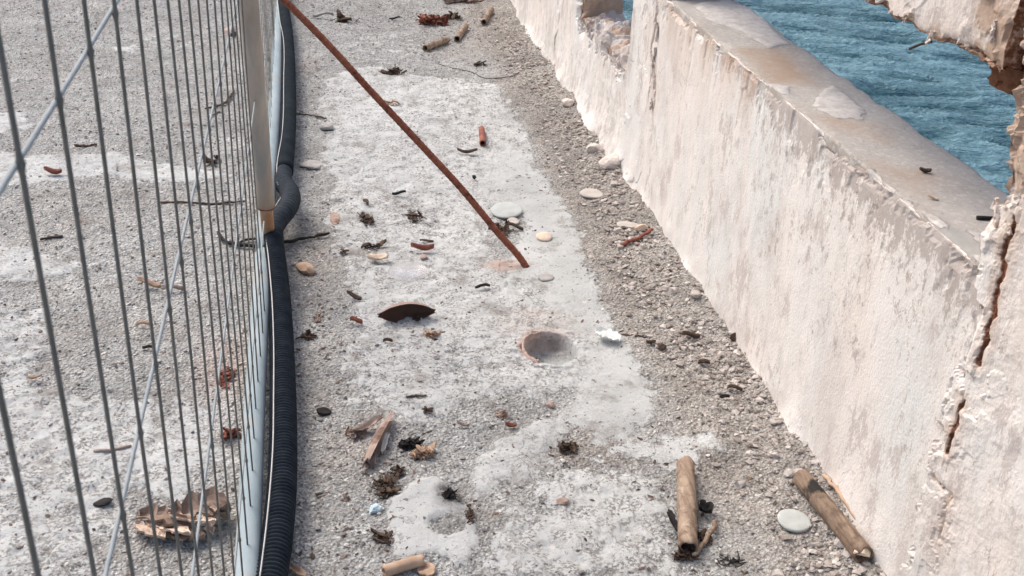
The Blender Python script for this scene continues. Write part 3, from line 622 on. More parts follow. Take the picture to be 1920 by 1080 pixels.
def disc(rad, th, seed=0, k=36, irr=.04, cut=None, dome=0.):
    rs = np.random.RandomState(seed); a = np.linspace(0, 2*math.pi, k, endpoint=False); rr = rad*(1+irr*(np.sin(2*a+seed)*.5+np.sin(3*a+seed*2)*.4+.3*(rs.rand(k)-.5)))
    x_, y_ = rr*np.cos(a), rr*np.sin(a)
    if cut is not None: y_ = np.maximum(y_, -rad*cut+.08*rad*np.sin(a*5))
    rings = [(0.0, dome+th), (.5, dome*.7+th), (.88, dome*.15+th), (.97, th*.9), (1., th*.5), (.97, 0), (0, 0)]
    V = []; Fs = []; idx_ = []
    for s_, z_ in rings:
        if s_ == 0: idx_.append([len(V)]); V.append((0, 0, z_))
        else: idx_.append(list(range(len(V), len(V)+k))); V += [(s_*p_, s_*q_, z_) for p_, q_ in zip(x_, y_)]
    for A_, B_ in zip(idx_[:-1], idx_[1:]):
        for j in range(k):
            a0, a1, b0, b1 = A_[j % len(A_)], A_[(j+1) % len(A_)], B_[j % len(B_)], B_[(j+1) % len(B_)]
            Fs.append([q for i_, q in enumerate((a0, b0, b1, a1)) if q not in (a0, b0, b1, a1)[:i_]])
    return np.array(V), Fs
def flake(wd, ln, th, seed, curl=.3, n=10, m=7, irr=.25):
    """thin warped piece with an uneven outline and real thickness"""
    rs = np.random.RandomState(seed); V = []; wl = .75+irr*rs.randn(n)*.5; wr = .75+irr*rs.randn(n)*.5; t = np.linspace(-1, 1, n); env = np.sqrt(np.clip(1-np.abs(t)**2.6, .02, 1))
    for z0 in (0, 1):
        for i in range(n):
            for j in range(m):
                s = -1+2*j/(m-1); x_ = s*wd/2*env[i]*(wl[i] if s < 0 else wr[i]); y_ = t[i]*ln/2
                z_ = curl*wd*.5*(s*s)+curl*ln*.12*math.sin(t[i]*2.2+seed)+.1*wd*math.sin(s*4+t[i]*3+seed)*.4
                V.append((x_, y_, z_+z0*th))
    Fs = []; o = n*m
    for i in range(n-1):
        for j in range(m-1):
            q = [i*m+j, i*m+j+1, (i+1)*m+j+1, (i+1)*m+j]; Fs.append(q[::-1]); Fs.append([a+o for a in q])
    bd = [i for i in range(m)]+[i*m+m-1 for i in range(1, n)]+[(n-1)*m+j for j in range(m-2, -1, -1)]+[i*m for i in range(n-2, 0, -1)]
    for a, b in zip(bd, bd[1:]+bd[:1]): Fs.append([a, b, b+o, a+o])
    V = np.array(V); V[:, 2] -= V[:, 2].min(); return V, Fs
def pflake(name, label, cat, px, py, wpx, lpx, mat, seed, rz=0, curl=.4, th=.0015, dz=.001, tilt=(0, 0), group=None):
    s = mpp(px, py); return place(name, label, cat, flake(wpx*s, lpx*s, th, seed, curl), mat, px, py, dz, rz, tilt, group)
def path_px(pp, r, lift=0.):
    return [at_ground(a, b, r+lift) for a, b in pp]
def stick(name, label, cat, pp, r, mat, lift=0., n=16, knots=.12, seed=0, group=None, branches=()):
    pts = path_px(pp, r, lift); P_ = smoothpath(pts, n) if len(pts) > 2 else np.linspace(pts[0], pts[1], n); rs = np.random.RandomState(seed)
    P_ = P_+rs.randn(n, 3)*r*.25; rr = r*(1+knots*rs.randn(n)).clip(.5, 1.6); rr[-1] *= .6; rr[0] *= .7
    L = [tube(P_, rr, 7)]
    for bp in branches:
        q = path_px(bp, r*.7, lift); L.append(tube(smoothpath(q, 8) if len(q) > 2 else np.linspace(q[0], q[1], 8), r*.6, 6))
    return tag(tobj(name, join(L), mat, None, pts[0]), label, cat, group)
def clump(name, label, cat, px, py, wpx, hpx, mat, seed, n=24, r=.0022, lift=.012, leaves=0, group=None):
    """a heap of short bent twigs and scraps as one mesh"""
    rs = np.random.RandomState(seed); c = G(px, py); s = mpp(px, py); sx = wpx*s/2; e = G(px, py-hpx/2)-G(px, py+hpx/2); sy = max(.008, np.linalg.norm(e)/2*.8); L = []
    n = int(n*1.9); leaves = int(leaves*1.6); r = r*.62; lift *= .8
    for i in range(n):
        a = rs.rand()*6.28; d = rs.rand()**.8*1.15; p0 = np.array([sx*d*math.cos(a)*.8, sy*d*math.sin(a)*.8, lift*rs.rand()*(1-d*.6)+r]); an = rs.rand()*6.28; ln = (.35+rs.rand())*min(sx, .05)*.8
        dv = np.array([math.cos(an), math.sin(an), .3*rs.randn()])*ln*.5; md = rs.randn(3)*ln*.12
        if i < leaves:
            v, f = flake(ln*.7, ln*1.2, .0008, seed*50+i, .6, 6, 4); ca, sa = math.cos(an), math.sin(an); tl = rs.randn()*.5
            v = v@np.array([[ca, sa, 0], [-sa, ca, tl], [0, -tl, 1]]); L.append((v+p0, f))
        else:
            q = np.array([p0-dv, p0+md, p0+dv]); q[:, 2] = np.maximum(q[:, 2], r); L.append(tube(smoothpath(q, 5), r*(.5+rs.rand()), 5))
    v, f = join(L); o = ob(name, mkmesh(name, v, f), MAT[mat], None, at_ground(px, py, .0)); return tag(o, label, cat, group)
def reed(name, label, p0, p1, r, mat='reed', seed=0, lift=0., arc=(0, 2*math.pi), cat='reed piece', dl=(0, 0), inner=.003, k=20, attr=False, nodes=True, taper=0, jg=.006):
    a = at_ground(*p0, r+lift+dl[0]); b = at_ground(*p1, r+lift+dl[1]); n = 26; P_ = np.linspace(a, b, n); t = np.linspace(0, 1, n); P_[:, 2] += .0015*np.sin(t*3)
    rr = r*(1+.02*np.sin(t*9+seed)); 
    if taper: rr = r*(1-taper*np.abs(2*t-1)**2.2)
    if nodes: rr = rr*(1+.07*np.exp(-((t-.55)/.03)**2))
    v, f = tube(P_, rr, k, inner=inner, jag=jg, seed=seed, a0=arc[0], a1=arc[1]); at = None
    if attr:
        tt = np.tile(np.repeat(t, k), 2); ang = np.tile(np.tile(np.cos(np.linspace(0, 6.28, k, endpoint=False)), n), 2)
        at = dict(char=np.exp(-((tt-.22)/.13)**2)*(.85+.3*ang*attr))
    v = np.array(v); cn = np.repeat(P_[None], 2, 0).reshape(2, n, 1, 3).repeat(k, 2).reshape(-1, 3); v = cn+(v-cn)*(1+.16*(fbm(v, 45, seed, 4, .6)-.5)+.07*(fbm(v, 160, seed+3, 2)-.5))[:, None]
    if attr == 2: at = dict(char=(np.arange(len(v)) >= len(v)//2).astype(float))  # marks the shell's inner side for its painted shade, not charring
    return tag(tobj(name, (v, f), mat, None, a-np.array([0, 0, r]), at), label, cat)

def wflake(px, py, wpx, lpx, rot, seed, mat='chunk', off=.004, th=.003, tilt=.25, xx=None):
    c = W(px, py, (XI if xx is None else xx)-off); s_ = DEP(c)/F; v, f = flake(wpx*s_, lpx*s_, th, seed, .25, 9, 6, .5); rs_ = np.random.RandomState(seed)
    v = v+.0012*rs_.randn(*v.shape); v[:, 2] -= v[:, 2].mean(); cr, sr = math.cos(rot), math.sin(rot); a = v[:, 0]*cr-v[:, 1]*sr; b = v[:, 0]*sr+v[:, 1]*cr; z = v[:, 2]+tilt*a
    Q = np.stack([-z, -a, b], 1)+c; ob('plaster_flake', mkmesh('plaster_flake', Q-np.array([.91, 2., 0]), f, None, False), MAT[mat], wall)
for i_, a_ in enumerate([(1868, 398, 24, 60, .9), (1890, 420, 22, 50, 1.2), (1905, 385, 20, 46, -.4), (1880, 440, 18, 40, .3), (1828, 705, 16, 44, 1.0), (1812, 690, 12, 36, .2), (1836, 722, 12, 30, 1.9), (1795, 765, 12, 34, .1), (1776, 862, 14, 40, .6), (1752, 872, 12, 36, -.3),
                         (1766, 900, 14, 34, 1.2), (1842, 560, 10, 40, .1), (1856, 520, 9, 34, -.1), (1226, 108, 10, 40, -.2), (1220, 195, 12, 22, .7), (1232, 60, 9, 34, .1), (1745, 70, 16, 60, -1.0), (1700, 32, 14, 44, -1.0), (1862, 60, 12, 40, .1)]): wflake(*a_, 700+i_)
# ------------------------------------------------------------------ fence
XF = -.15
f1 = empty('mesh_fence_panel', (XF, 1.2, 0), 'near panel of welded wire site fence with pale bottom tube, closest to the camera', 'fence panel', 'wire fence panels along the path')
fo = np.array([XF, 1.2, 0]); rs = np.random.RandomState(4)
YP = 2.58
def vwire(y_, z0, z1, par, org, r=.0016, xo=0.):
    zj = np.array([.16, .478, .78, 1.085, 1.39, 1.69, 1.95]); z = np.sort(np.r_[np.linspace(z0, z1, 14), zj, zj-.003, zj+.003, zj-.006, zj+.006]); rr_ = r*(1+.75*np.exp(-(np.abs(z[:, None]-zj[None]).min(1)/.003)**2)); n = len(z); p = np.stack([XF+xo+.0015*np.sin(z*5+y_*9), y_+.0015*np.sin(z*3+y_*5), z], 1)
    v, f = tube(p, rr_, 6); ob('vertical_wire', mkmesh('vertical_wire', v-org, f), MAT['wire'], par)
for i in range(-5, 23):
    y_ = .555+.1*i
    if y_ > 2.28: break
    vwire(y_, .06, 2.0, f1, fo)
for z_ in (.16, .478, .78, 1.085, 1.39, 1.69, 1.95):
    v, f = tube(np.array([(XF-.0036, q, z_+.001*math.sin(q*7)) for q in np.linspace(.0, YP-.05, 30)]), .0018, 6)
    ob('horizontal_wire', mkmesh('horizontal_wire', v-fo, f), MAT['wire_pale'], f1)
bt = smoothpath([(-.141, -.0, .045), (-.146, 1.2, .045), (-.158, 2.0, .045), (-.163, YP, .045)], 60)
tobj('bottom_tube', tube(bt, .021, 20), 'galv', f1, fo)
tobj('top_tube', tube([(XF, 0, 2.02), (XF, 1.4, 2.02), (XF, YP, 2.02)], .02, 14), 'galv', f1, fo)
tobj('end_upright', tube([(XF, 0, .04), (XF, 0, 1), (XF, 0, 2.02)], .02, 14), 'galv', f1, fo)
pb = W(502, 425, -.152); pj = W(499, 388, -.150); pt = W(466, 0, -.150)
dv = (pt-pj)/(pt-pj)[2]; top_ = pj+dv*(2.05-pj[2])
pp_ = np.array([pj+(top_-pj)*t for t in np.linspace(0, 1, 40)]); rr = np.full(40, .0215)
v, f = tube(pp_, rr, 20); at = dict(rust=np.repeat(.25*np.exp(-(pp_[:, 2]-pj[2])/.06), 20))
tobj('upright_post', (v, f), 'post', f1, fo, at)
st = np.array([pb+(pj-pb)*t for t in np.linspace(-.25, 1.05, 8)]); v, f = tube(st, .0165, 18)
tobj('post_spigot', (v, f), 'post', f1, fo, dict(rust=np.full(len(v), .8)))
ring = np.array([pj+np.array([0, 0, -.004]), pj, pj+np.array([0, 0, .004])]); v, f = tube(ring, [.0205, .0232, .0205], 20)
tobj('weld_collar', (v, f), 'rust', f1, fo)
f2 = empty('mesh_fence_panel', (-.17, 4.4, 0), 'second panel of wire site fence running on beyond the upright post, seen edge on', 'fence panel', 'wire fence panels along the path')
o2 = np.array([-.17, 4.4, 0])
for i in range(26): vwire(3.27+.1*i, .06, 2.0, f2, o2, .0009, -.018-.0045*i*.3)
for z_ in (.16, .478, .78, 1.085, 1.39, 1.69, 1.95):
    v, f = tube([(XF-.036, 2.9, z_), (XF-.045, 4.5, z_), (XF-.055, 6.3, z_)], .002, 6); ob('horizontal_wire', mkmesh('horizontal_wire', v-o2, f), MAT['wire_pale'], f2)
tobj('bottom_tube', tube(smoothpath([(-.163, 2.60, .045), (-.164, 3.6, .045), (-.175, 4.6, .045), (-.19, 6.4, .045)], 40), .022, 18), 'galv', f2, o2)
tobj('top_tube', tube([(-.186, 2.9, 2.02), (-.19, 4.5, 2.02), (-.20, 6.4, 2.02)], .02, 12), 'galv', f2, o2)
tobj('end_upright', tube([(-.20, 6.4, .04), (-.20, 6.4, 1), (-.20, 6.4, 2.02)], .02, 12), 'galv', f2, o2)

# ------------------------------------------------------------------ conduit
def gp(px, py, z): return G(px, py, z)
cpx = [(525, -60, .05), (529, 0, .05), (537, 60, .05), (541, 150, .05), (539, 250, .052), (533, 322, .056)]
kpx = [(533, 316, .056), (531, 330, .057), (532, 343, .06), (542, 358, .066), (545, 374, .07), (538, 392, .072), (524, 410, .070), (513, 430, .062), (513, 452, .058)]
bpx = [(511, 428, .06), (514, 470, .055), (521, 530, .047), (527, 620, .045), (530, 720, .045), (531, 820, .045), (528, 920, .045), (518, 1020, .045), (505, 1100, .045), (485, 1200, .045)]
P0 = smoothpath([gp(*q) for q in cpx], 80); P1 = smoothpath([gp(*q) for q in kpx], 260); P2 = smoothpath([gp(*q) for q in bpx], 1150)
co = empty('corrugated_conduit', P2[600]*np.array([1, 1, 0]), 'black corrugated cable conduit with a smooth taped upper length, lying along the fence foot', 'cable conduit'); oo = np.array(co.location)
tobj('smooth_sleeve', tube(P0, .0265, 24), 'sleeve', co, oo)
t_ = np.linspace(0, 1, 260); tobj('bent_sleeve', tube(P1, .0235+.0035*np.sin(t_*math.pi)+.0006*np.sin(np.arange(len(P1))*2*math.pi/7.6), 24), 'conduit', co, oo)
i_ = np.arange(len(P2)); tobj('corrugated_hose', tube(P2, (.0245)+.0024*np.sin(i_*2*math.pi/7.6), 24), 'conduit', co, oo)
wpx_ = [(519, -30), (521, 10), (524, 35), (531, 70), (532, 150), (529, 250), (519, 322), (521, 345), (530, 357), (519, 382), (503, 405), (499, 440), (503, 480), (510, 560), (513, 640), (513, 740), (511, 850), (504, 940), (494, 1030), (486, 1090)]
tobj('pull_cord', tube(smoothpath([G(a, b, .074 if b < 440 or b > 460 else .072) for a, b in wpx_], 160), .0013, 6), 'cord', co, oo)

# ------------------------------------------------------------------ leaning rebar
rb = [at_ground(985, 500, -.02)]; d0 = DEP(rb[0])
def at_depth(px, py, d):
    r_ = ray(px, py); return CAMP+r_*(d/F)
rb[0] = at_depth(988, 503, d0)
for a, b in [(983, 495), (930, 432), (868, 357), (800, 283), (700, 176), (610, 78), (533, 0), (440, -90)]: rb.append(at_depth(a, b, d0-.0002*(983-a)))
rb = smoothpath(rb, 260); tag(tobj('rusty_bar', ribbed(rb[::4], .0088, k=12, pitch=.013), 'rust', None, tuple(rb[2])), 'long ribbed rusty steel bar leaning from the concrete up to the fence post', 'steel bar')

# ------------------------------------------------------------------ scattered small stuff
def scatter(name, label, n, dens, smin, smax, mat, seed, sub=1, zf=.55, xr=(-1.75, .93), yr=(1.25, 5.8), cell=4, sink=.2, el=1.):
    rs = np.random.RandomState(seed); X = xr[0]+(xr[1]-xr[0])*rs.rand(n*8); Y_ = yr[0]+(yr[1]-yr[0])*rs.rand(n*8)**1.25
    k = (rs.rand(n*8) < dens(X, Y_)) & (np.hypot((X-hx)/.065, (Y_-hy)/.08) > 1); X, Y_ = X[k][:n], Y_[k][:n]; m = len(X); v, f = ICO[sub]; nv = len(v)
    s = smin*(smax/smin)**(rs.rand(m)**2.2); J = 1+.28*rs.randn(16, nv, 1); base = (v[None]*J)[rs.randint(0, 16, m)]
    sc = s[:, None]*np.stack([el*(.7+.6*rs.rand(m)), (.7+.6*rs.rand(m))/el, zf*(.6+.7*rs.rand(m))], 1)/2; Q = base*sc[:, None, :]
    a = rs.rand(m)*6.28; c_, s_ = np.cos(a)[:, None], np.sin(a)[:, None]; tx = rs.randn(m, 1)*.25
    x_ = Q[..., 0]*c_-Q[..., 1]*s_; y_ = Q[..., 0]*s_+Q[..., 1]*c_; z_ = Q[..., 2]+tx*x_
    Q = np.stack([x_+X[:, None], y_+Y_[:, None], z_+(gz(X, Y_)+sc[:, 2]*(1-sink*2))[:, None]], -1).reshape(-1, 3)
    Fs = (f[None]+(np.arange(m)*nv)[:, None, None]).reshape(-1, 3); tone = np.repeat(np.clip(rs.rand(m)**1.3, 0, 1), nv)
    o = ob(name, mkmesh(name, Q, Fs, dict(tone=tone), smooth=False), MAT[mat]); tag(o, label, 'loose stones', None, 'stuff'); return o
def n2(X, Y_, sc, sd_): return fbm(np.stack([X, Y_, 0*X], 1), sc, sd_, 3)
def d_rub(X, Y_):
    d = .905-X+.10*(n2(X, Y_, 4, 77)-.5); return np.clip((1-ss(d, .05, .22))*.95*(.4+1.2*ss(n2(X, Y_, 9, 5), .35, .6)), 0, 1)*ss(-Y_, -5.2, -4.4)
def d_grav(X, Y_):
    c_ = gz(X, Y_, CE); return np.clip((1-c_)*.55+.03, 0, 1)*(.5+n2(X, Y_, 5, 6))
def d_lit(X, Y_):
    c_ = gz(X, Y_, CE); sp = 0
    for q_ in [(700, 900, 1), (715, 1000, .8), (880, 970, .7), (1070, 840, 1), (790, 850, 1), (1290, 1010, 1), (1260, 930, .6), (420, 700, 1.2), (430, 810, .8), (740, 130, 1), (820, 60, 1.2), (900, 30, 1), (690, 470, .7), (790, 480, 1), (950, 430, 1), (640, 830, .6), (780, 640, .8), (580, 630, .8), (1340, 660, .6), (660, 60, 1), (1070, 180, 1), (600, 40, 1), (400, 230, .8), (440, 300, .8)]:
        g_ = G(q_[0], q_[1]); sp = sp+q_[2]*np.exp(-((X-g_[0])/.035)**2-((Y_-g_[1])/.07)**2)
    return np.clip(.9*sp+.09+.45*ss(n2(X, Y_, 6, 15), .48, .66)+.35*np.exp(-((X+.02)/.07)**2)+.3*ss(Y_, 4.3, 5), 0, 1)*(.5+.5*(1-c_))
scatter('rubble', 'pale crumbled plaster and stone chips heaped along the wall foot', 7500, d_rub, .003, .017, 'rubble', 11, xr=(.45, .93))
scatter('gravel', 'fine grey gravel loose on the worn concrete', 34000, d_grav, .0022, .010, 'gravel', 12, cell=3)
scatter('crumbs', 'small dark plant crumbs and grit sprinkled on the concrete', 13000, d_lit, .002, .010, 'litter', 13, zf=.25, el=1.5)

# ------------------------------------------------------------------ counted debris
reed('reed_tube', 'thick brown hollow reed lying towards the camera with its dark open mouth at the bottom', (1284, 880), (1289, 1035), .0175, seed=3)
reed('reed_tube', 'thick brown reed with a charred patch lying slantwise against the wall foot', (1497, 922), (1612, 1068), .0175, 'reedchar', seed=5, attr=1.)
reed('reed_tube', 'short pale grey reed tube lying alone near the top, nearly level', (798, 93), (838, 76), .0135, seed=6)
reed('reed_tube', 'stubby reed tube with a black mouth just right of the level one', (857, 74), (873, 52), .014, seed=7)
reed('reed_tube', 'stubby dark reed tube nearest the wall at the top', (907, 47), (921, 27), .0135, seed=8)
reed('reed_tube', 'small rusty red hollow stub in the middle of the pale concrete', (905, 273), (903, 246), .0105, 'red', seed=9)
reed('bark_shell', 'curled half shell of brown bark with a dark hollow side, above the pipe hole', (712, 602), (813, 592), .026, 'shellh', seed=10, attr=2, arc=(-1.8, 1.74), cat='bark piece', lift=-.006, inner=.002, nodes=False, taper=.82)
reed('bark_strip', 'long upright curl of pink brown bark left of the pale slab', (692, 868), (733, 788), .0145, 'bark', seed=11, arc=(-2.0, 1.9), cat='bark piece', inner=.0015, nodes=False, taper=.35, jg=.02)
pflake('bark_strip', 'ragged flat strip of brown bark with a dark tip beside the upright bark curl', 'bark piece', 690, 800, 22, 62, 'bark', 12, rz=-1.05, curl=.7, dz=.004)
pflake('bark_strip', 'narrow pale strip leaning on the right of the upright bark curl', 'bark piece', 722, 830, 12, 60, 'greystone', 13, rz=-.25, curl=.5, dz=.006)
pflake('bark_strip', 'pinkish scrap of bark at the lower end of the upright bark curl', 'bark piece', 694, 858, 26, 40, 'bark', 14, rz=.2, curl=.5)
reed('wooden_roll', 'tan rolled strip of wood at the bottom edge of the picture', (723, 1071), (790, 1052), .0105, 'tan', seed=14, cat='wood piece', nodes=False)
pflake('wood_chip', 'flat orange tan wood chip beside the rolled strip at the bottom edge', 'wood piece', 800, 1064, 48, 34, 'tan', 15, rz=1.4, curl=.1, th=.004)
pflake('bark_strip', 'tan scrap of bark at the bottom left by the conduit', 'bark piece', 558, 1070, 22, 50, 'tan', 16, rz=.6, curl=.5)
def pdisc(name, label, px, py, wpx, mat, th=.004, tilt=(0, 0), seed=0, cut=None, dome=0, dz=.003, rz=0, cat='disc', irr=.04):
    s = mpp(px, py); return place(name, label, cat, disc(wpx*s/2, th, seed, irr=irr, cut=cut, dome=dome), mat, px, py, dz, rz, tilt)
pdisc('flat_disc', 'pale green grey round disc by the foot of the rusty bar', 950, 396, 58, 'disc', .006, (.12, -.04), 1, dz=.006)
pdisc('flat_disc', 'small beige oval disc near the wall, above the red stick', 1109, 368, 42, 'discb', .006, (.05, .03), 2, irr=.1)
pdisc('flat_disc', 'half buried beige disc broken across, just above the red brown stick', 1179, 433, 45, 'discb', .006, (-.05, .1), 3, cut=.35, irr=.08)
pdisc('flat_disc', 'grey green round disc on the gravel between the two big reeds', 1486, 989, 62, 'disc', .006, (.03, .02), 4, irr=.02)
pdisc('flat_disc', 'small pinkish chip disc tucked under the pale green disc', 962, 412, 24, 'discb', .005, (.1, 0), 5, irr=.1)
pdisc('bottle_cap', 'small shiny domed cap with a pale rim right of the rusty bar', 1020, 444, 30, 'cream', .005, (.1, 0), 6, dome=.006, cat='bottle cap')
pdisc('clear_lid', 'clear plastic dome lid lying on the pale concrete', 766, 508, 76, 'clear', .002, (.06, 0), 7, dome=.022, cat='plastic lid', irr=.015)
# crushed paper
s_ = mpp(1138, 638); v, f = flake(44*s_, 50*s_, .001, 31, .35, 14, 12, .2); v[:, 2] += .006*np.abs(fbm(v, 120, 3, 2)-.5)*2
place('paper_scrap', 'crumpled white paper scrap right of the pipe hole', 'paper scrap', (v, f), 'white', 1138, 638, .003, .9, smooth=False)
v, f = rock((.028, .022, .014), 33, 3, .6, 6); place('foil_scrap', 'small crumpled pale blue scrap at the left edge of the pale slab', 'plastic scrap', (v, f), 'blue', 703, 950, .004, .4, smooth=False)
# pipe hole
hc = at_ground(1030, 658); hcx = np.array([hx, hy, 0.]); k_ = 40; th_ = np.linspace(1.7, 4.1, k_); V_ = []
rs = np.random.RandomState(2)
for rad, zt in ((.060, None), (.065, None)):
    for lv in (0, 1):
        for j in range(k_):
            jg = .006*rs.rand(); V_.append((rad*math.cos(th_[j])*.97, rad*1.12*math.sin(th_[j]), (.006+.003*math.sin(th_[j]*3)+jg) if lv else -.008))
Fp = []
for j in range(k_-1):
    i0, i1, o0, o1 = j, k_+j, 2*k_+j, 3*k_+j; Fp += [[i0+1, i0, i1, i1+1], [o0, o0+1, o1+1, o1], [i1+1, i1, o1, o1+1]]
for j in (0, k_-1): Fp.append([j, k_+j, 3*k_+j, 2*k_+j])
place('clay_pipe', 'broken pink clay pipe mouth set into the concrete, open upwards', 'pipe', (np.array(V_), Fp), 'pinkclay', 1030, 658, 0); bpy.data.objects['clay_pipe'].location = (hx, hy, .004)

prock('pebble', 'smooth tan oval pebble right of the conduit', 'stone', 570, 500, 30, 34, 'tan', 41, .7, facet=5, rough=.4, rz=.6)
prock('charcoal_lump', 'black lump lying right of the conduit on the gravel', 'charcoal lump', 607, 768, 30, 17, 'black', 42, .45)
prock('charcoal_lump', 'black lump behind the fence wires at the lower left', 'charcoal lump', 195, 938, 34, 20, 'black', 43, .35)
prock('plaster_chunk', 'broken plaster lump with a brown underside at the wall foot beside the cracked post', 'plaster chunk', 1148, 322, 52, 36, 'chunk', 44, .7)
prock('plaster_chunk', 'small pale plaster lump left of the brown undersided one at the wall foot', 'plaster chunk', 1112, 290, 26, 16, 'chunk', 45, .6)
prock('plaster_chunk', 'rounded plaster lump at the wall foot under the second bay', 'plaster chunk', 1062, 208, 24, 18, 'chunk', 46, .7)
prock('stone', 'grey cylinder shaped stone near the conduit in the upper part', 'stone', 613, 238, 26, 18, 'greystone', 47, .6, rz=.5)
prock('stone', 'flat grey stone right of the conduit sleeve', 'stone', 585, 308, 46, 18, 'greystone', 48, .3)
prock('stone', 'small brown pebble on the pitted patch above the bottom edge', 'stone', 1056, 938, 24, 18, 'bark', 49, .5)
prock('stone', 'brown pebble in the hollow below the clay pipe', 'stone', 1031, 756, 20, 16, 'bark', 50, .6)
prock('stone', 'pinkish stone at the left edge of the path by the conduit', 'stone', 628, 405, 20, 26, 'bark', 51, .3)
prock('stone', 'pale chip under the beige half disc', 'stone', 1200, 442, 26, 14, 'cream', 52, .6)
prock('stone', 'grey slab like lump beside the foot of the rusty bar', 'stone', 1020, 520, 40, 16, 'greystone', 53, .25)
L = []; pal = []
for q_, (ox, oy, oz, wd, ln, rz, tl, cu, pv) in enumerate([(-.030, .005, .004, .060, .110, 1.2, .25, .35, .1), (.028, .022, .012, .065, .10, 1.75, -.3, .45, .0), (-.018, -.020, .012, .030, .105, 1.05, .5, .25, 1.), (.020, -.006, .022, .026, .095, 1.25, .6, .3, .9), (.052, -.004, .016, .030, .050, .3, -.5, .5, 1.), (-.050, -.022, .006, .034, .075, 1.0, .4, .3, .55), (.055, .028, .010, .045, .06, .9, .4, .6, .2), (.012, -.030, .004, .04, .07, 1.5, .1, .3, .3)]):
    v, f = flake(wd, ln, .004, 900+q_, cu, 12, 8, .5); v = v+.0005*np.random.RandomState(q_).randn(*v.shape); c_, s_ = math.cos(rz), math.sin(rz); x_, y_ = v[:, 0]*c_-v[:, 1]*s_, v[:, 0]*s_+v[:, 1]*c_
    v = np.stack([x_+ox, y_+oy, v[:, 2]+oz-tl*y_*.6], 1); L.append((v, f)); pal.append(np.full(len(v), pv))
v, f = join(L); v[:, 2] = np.maximum(v[:, 2], .001); place('split_bark', 'large split layered brown bark piece with cream edges, on the ground behind the fence', 'bark piece', (v, f), 'clod', 342, 985, .001, -.15, attrs=dict(pale=np.concatenate(pal)), smooth=False)
pflake('tan_shard', 'cream shard with a dark orange edge left of the clear lid', 'shard', 708, 487, 24, 40, 'cream', 61, rz=1.4, curl=.5, th=.003, dz=.004)
pflake('red_shard', 'dark red curled fragment above the clear lid', 'shard', 792, 468, 16, 44, 'red', 62, rz=1.6, curl=.8, th=.003, dz=.004)
pflake('dark_chip', 'dark chip just above the red fragment', 'chip', 800, 451, 9, 26, 'twig', 63, rz=1.5)
prock('stone', 'pink stone just below the red fragment', 'stone', 794, 481, 16, 12, 'pinkclay', 64, .6)
stick('red_stick', 'dark red brown stick on the rubble near the wall', 'stick', [(1163, 468), (1192, 458), (1223, 447)], .0055, 'red', .004, seed=2)
for q, (px, py, a, b, m, rz, lab) in enumerate([
    (664, 556, 12, 34, 'twig', .9, 'dark bark scrap left of the half shell'), (668, 604, 14, 24, 'red', 1.3, 'red brown scrap left of the half shell, by a black bit'),
    (727, 638, 9, 18, 'twig', 1.5, 'small dark chip under the half shell'), (905, 539, 8, 28, 'black', 1.5, 'thin black scrap below the foot of the rusty bar'),
    (748, 365, 8, 26, 'black', 1.55, 'black flat scrap on pale concrete under the middle of the bar'), (876, 288, 9, 38, 'twig', 1.35, 'curved dark leaf left of the rusty stub'),
    (889, 335, 9, 10, 'black', 0, 'tiny round black bit below the rusty stub'), (1294, 642, 14, 34, 'twig', 1.4, 'dark curled leaf in the rubble, upper of the wall side leaves'),
    (1376, 738, 10, 28, 'twig', 1.2, 'dark slim leaf in the rubble right by the wall'), (1318, 692, 12, 22, 'twig', 1.2, 'dark leaf in the rubble between the curled leaf and the slim leaf'),
    (1357, 754, 10, 18, 'black', 1.2, 'black scrap just below the slim leaf in the rubble'), (1219, 653, 9, 18, 'twig', 1.4, 'small dark leaf left of the round seed pod'),
    (100, 325, 16, 34, 'red', 1.3, 'red brown leaf on the white patch behind the fence'), (280, 535, 16, 48, 'tan', 1.2, 'tan curled leaf behind the fence wires, left of a pair'),
    (326, 541, 12, 42, 'bark', 1.6, 'pinkish curled leaf behind the fence wires, right of a pair'), (268, 608, 10, 28, 'tan', 1.4, 'orange leaf with a dark edge behind the fence wires'),
    (276, 650, 8, 20, 'black', 1.3, 'black scrap behind the fence wires below the orange leaf'), (66, 709, 7, 26, 'tan', 1.55, 'thin tan splinter at the left behind the fence'),
    (1322, 958, 34, 30, 'black', .6, 'black leaf fragment right of the upright reed'), (1262, 985, 18, 52, 'black', .2, 'dark strip of leaf tucked under the left side of the upright reed'),
    (965, 425, 9, 34, 'twig', 1.1, 'dark curled scrap between the rusty bar and the pale green disc'), (686, 380, 10, 22, 'twig', .4, 'little dark leaf left of the bar on pale concrete'),
    (606, 30, 10, 40, 'greystone', 1.3, 'pale splinter at the top beside the rusty bar'), (740, 34, 5, 20, 'black', 1.57, 'short black bar shaped scrap at the top'),
    (958, 795, 12, 22, 'red', 1.2, 'red brown scrap on the broken ground below the clay pipe'), (868, 792, 8, 24, 'bark', 1.3, 'brown scrap on the broken ground right of the leaf heap')]):
    pflake('dry_scrap', lab, 'scrap', px, py, a, b, m, 100+q, rz=rz, curl=.8, th=.002, dz=.003)
prock('seed_pod', 'round dark seed pod right of the white paper', 'seed pod', 1240, 658, 17, 13, 'twig', 71, .8, facet=0)
prock('seed_pod', 'dark crinkled pod against the wall foot', 'seed pod', 1376, 657, 22, 15, 'twig', 72, .8)
stick('twig', 'straight black twig poking out from under the conduit', 'twig', [(505, 459), (560, 449), (618, 436)], .0042, 'black', .006, seed=3)
stick('twig', 'thin black twig under the upper conduit sleeve', 'twig', [(553, 211), (585, 214), (612, 221)], .0028, 'twig', .003, seed=4)
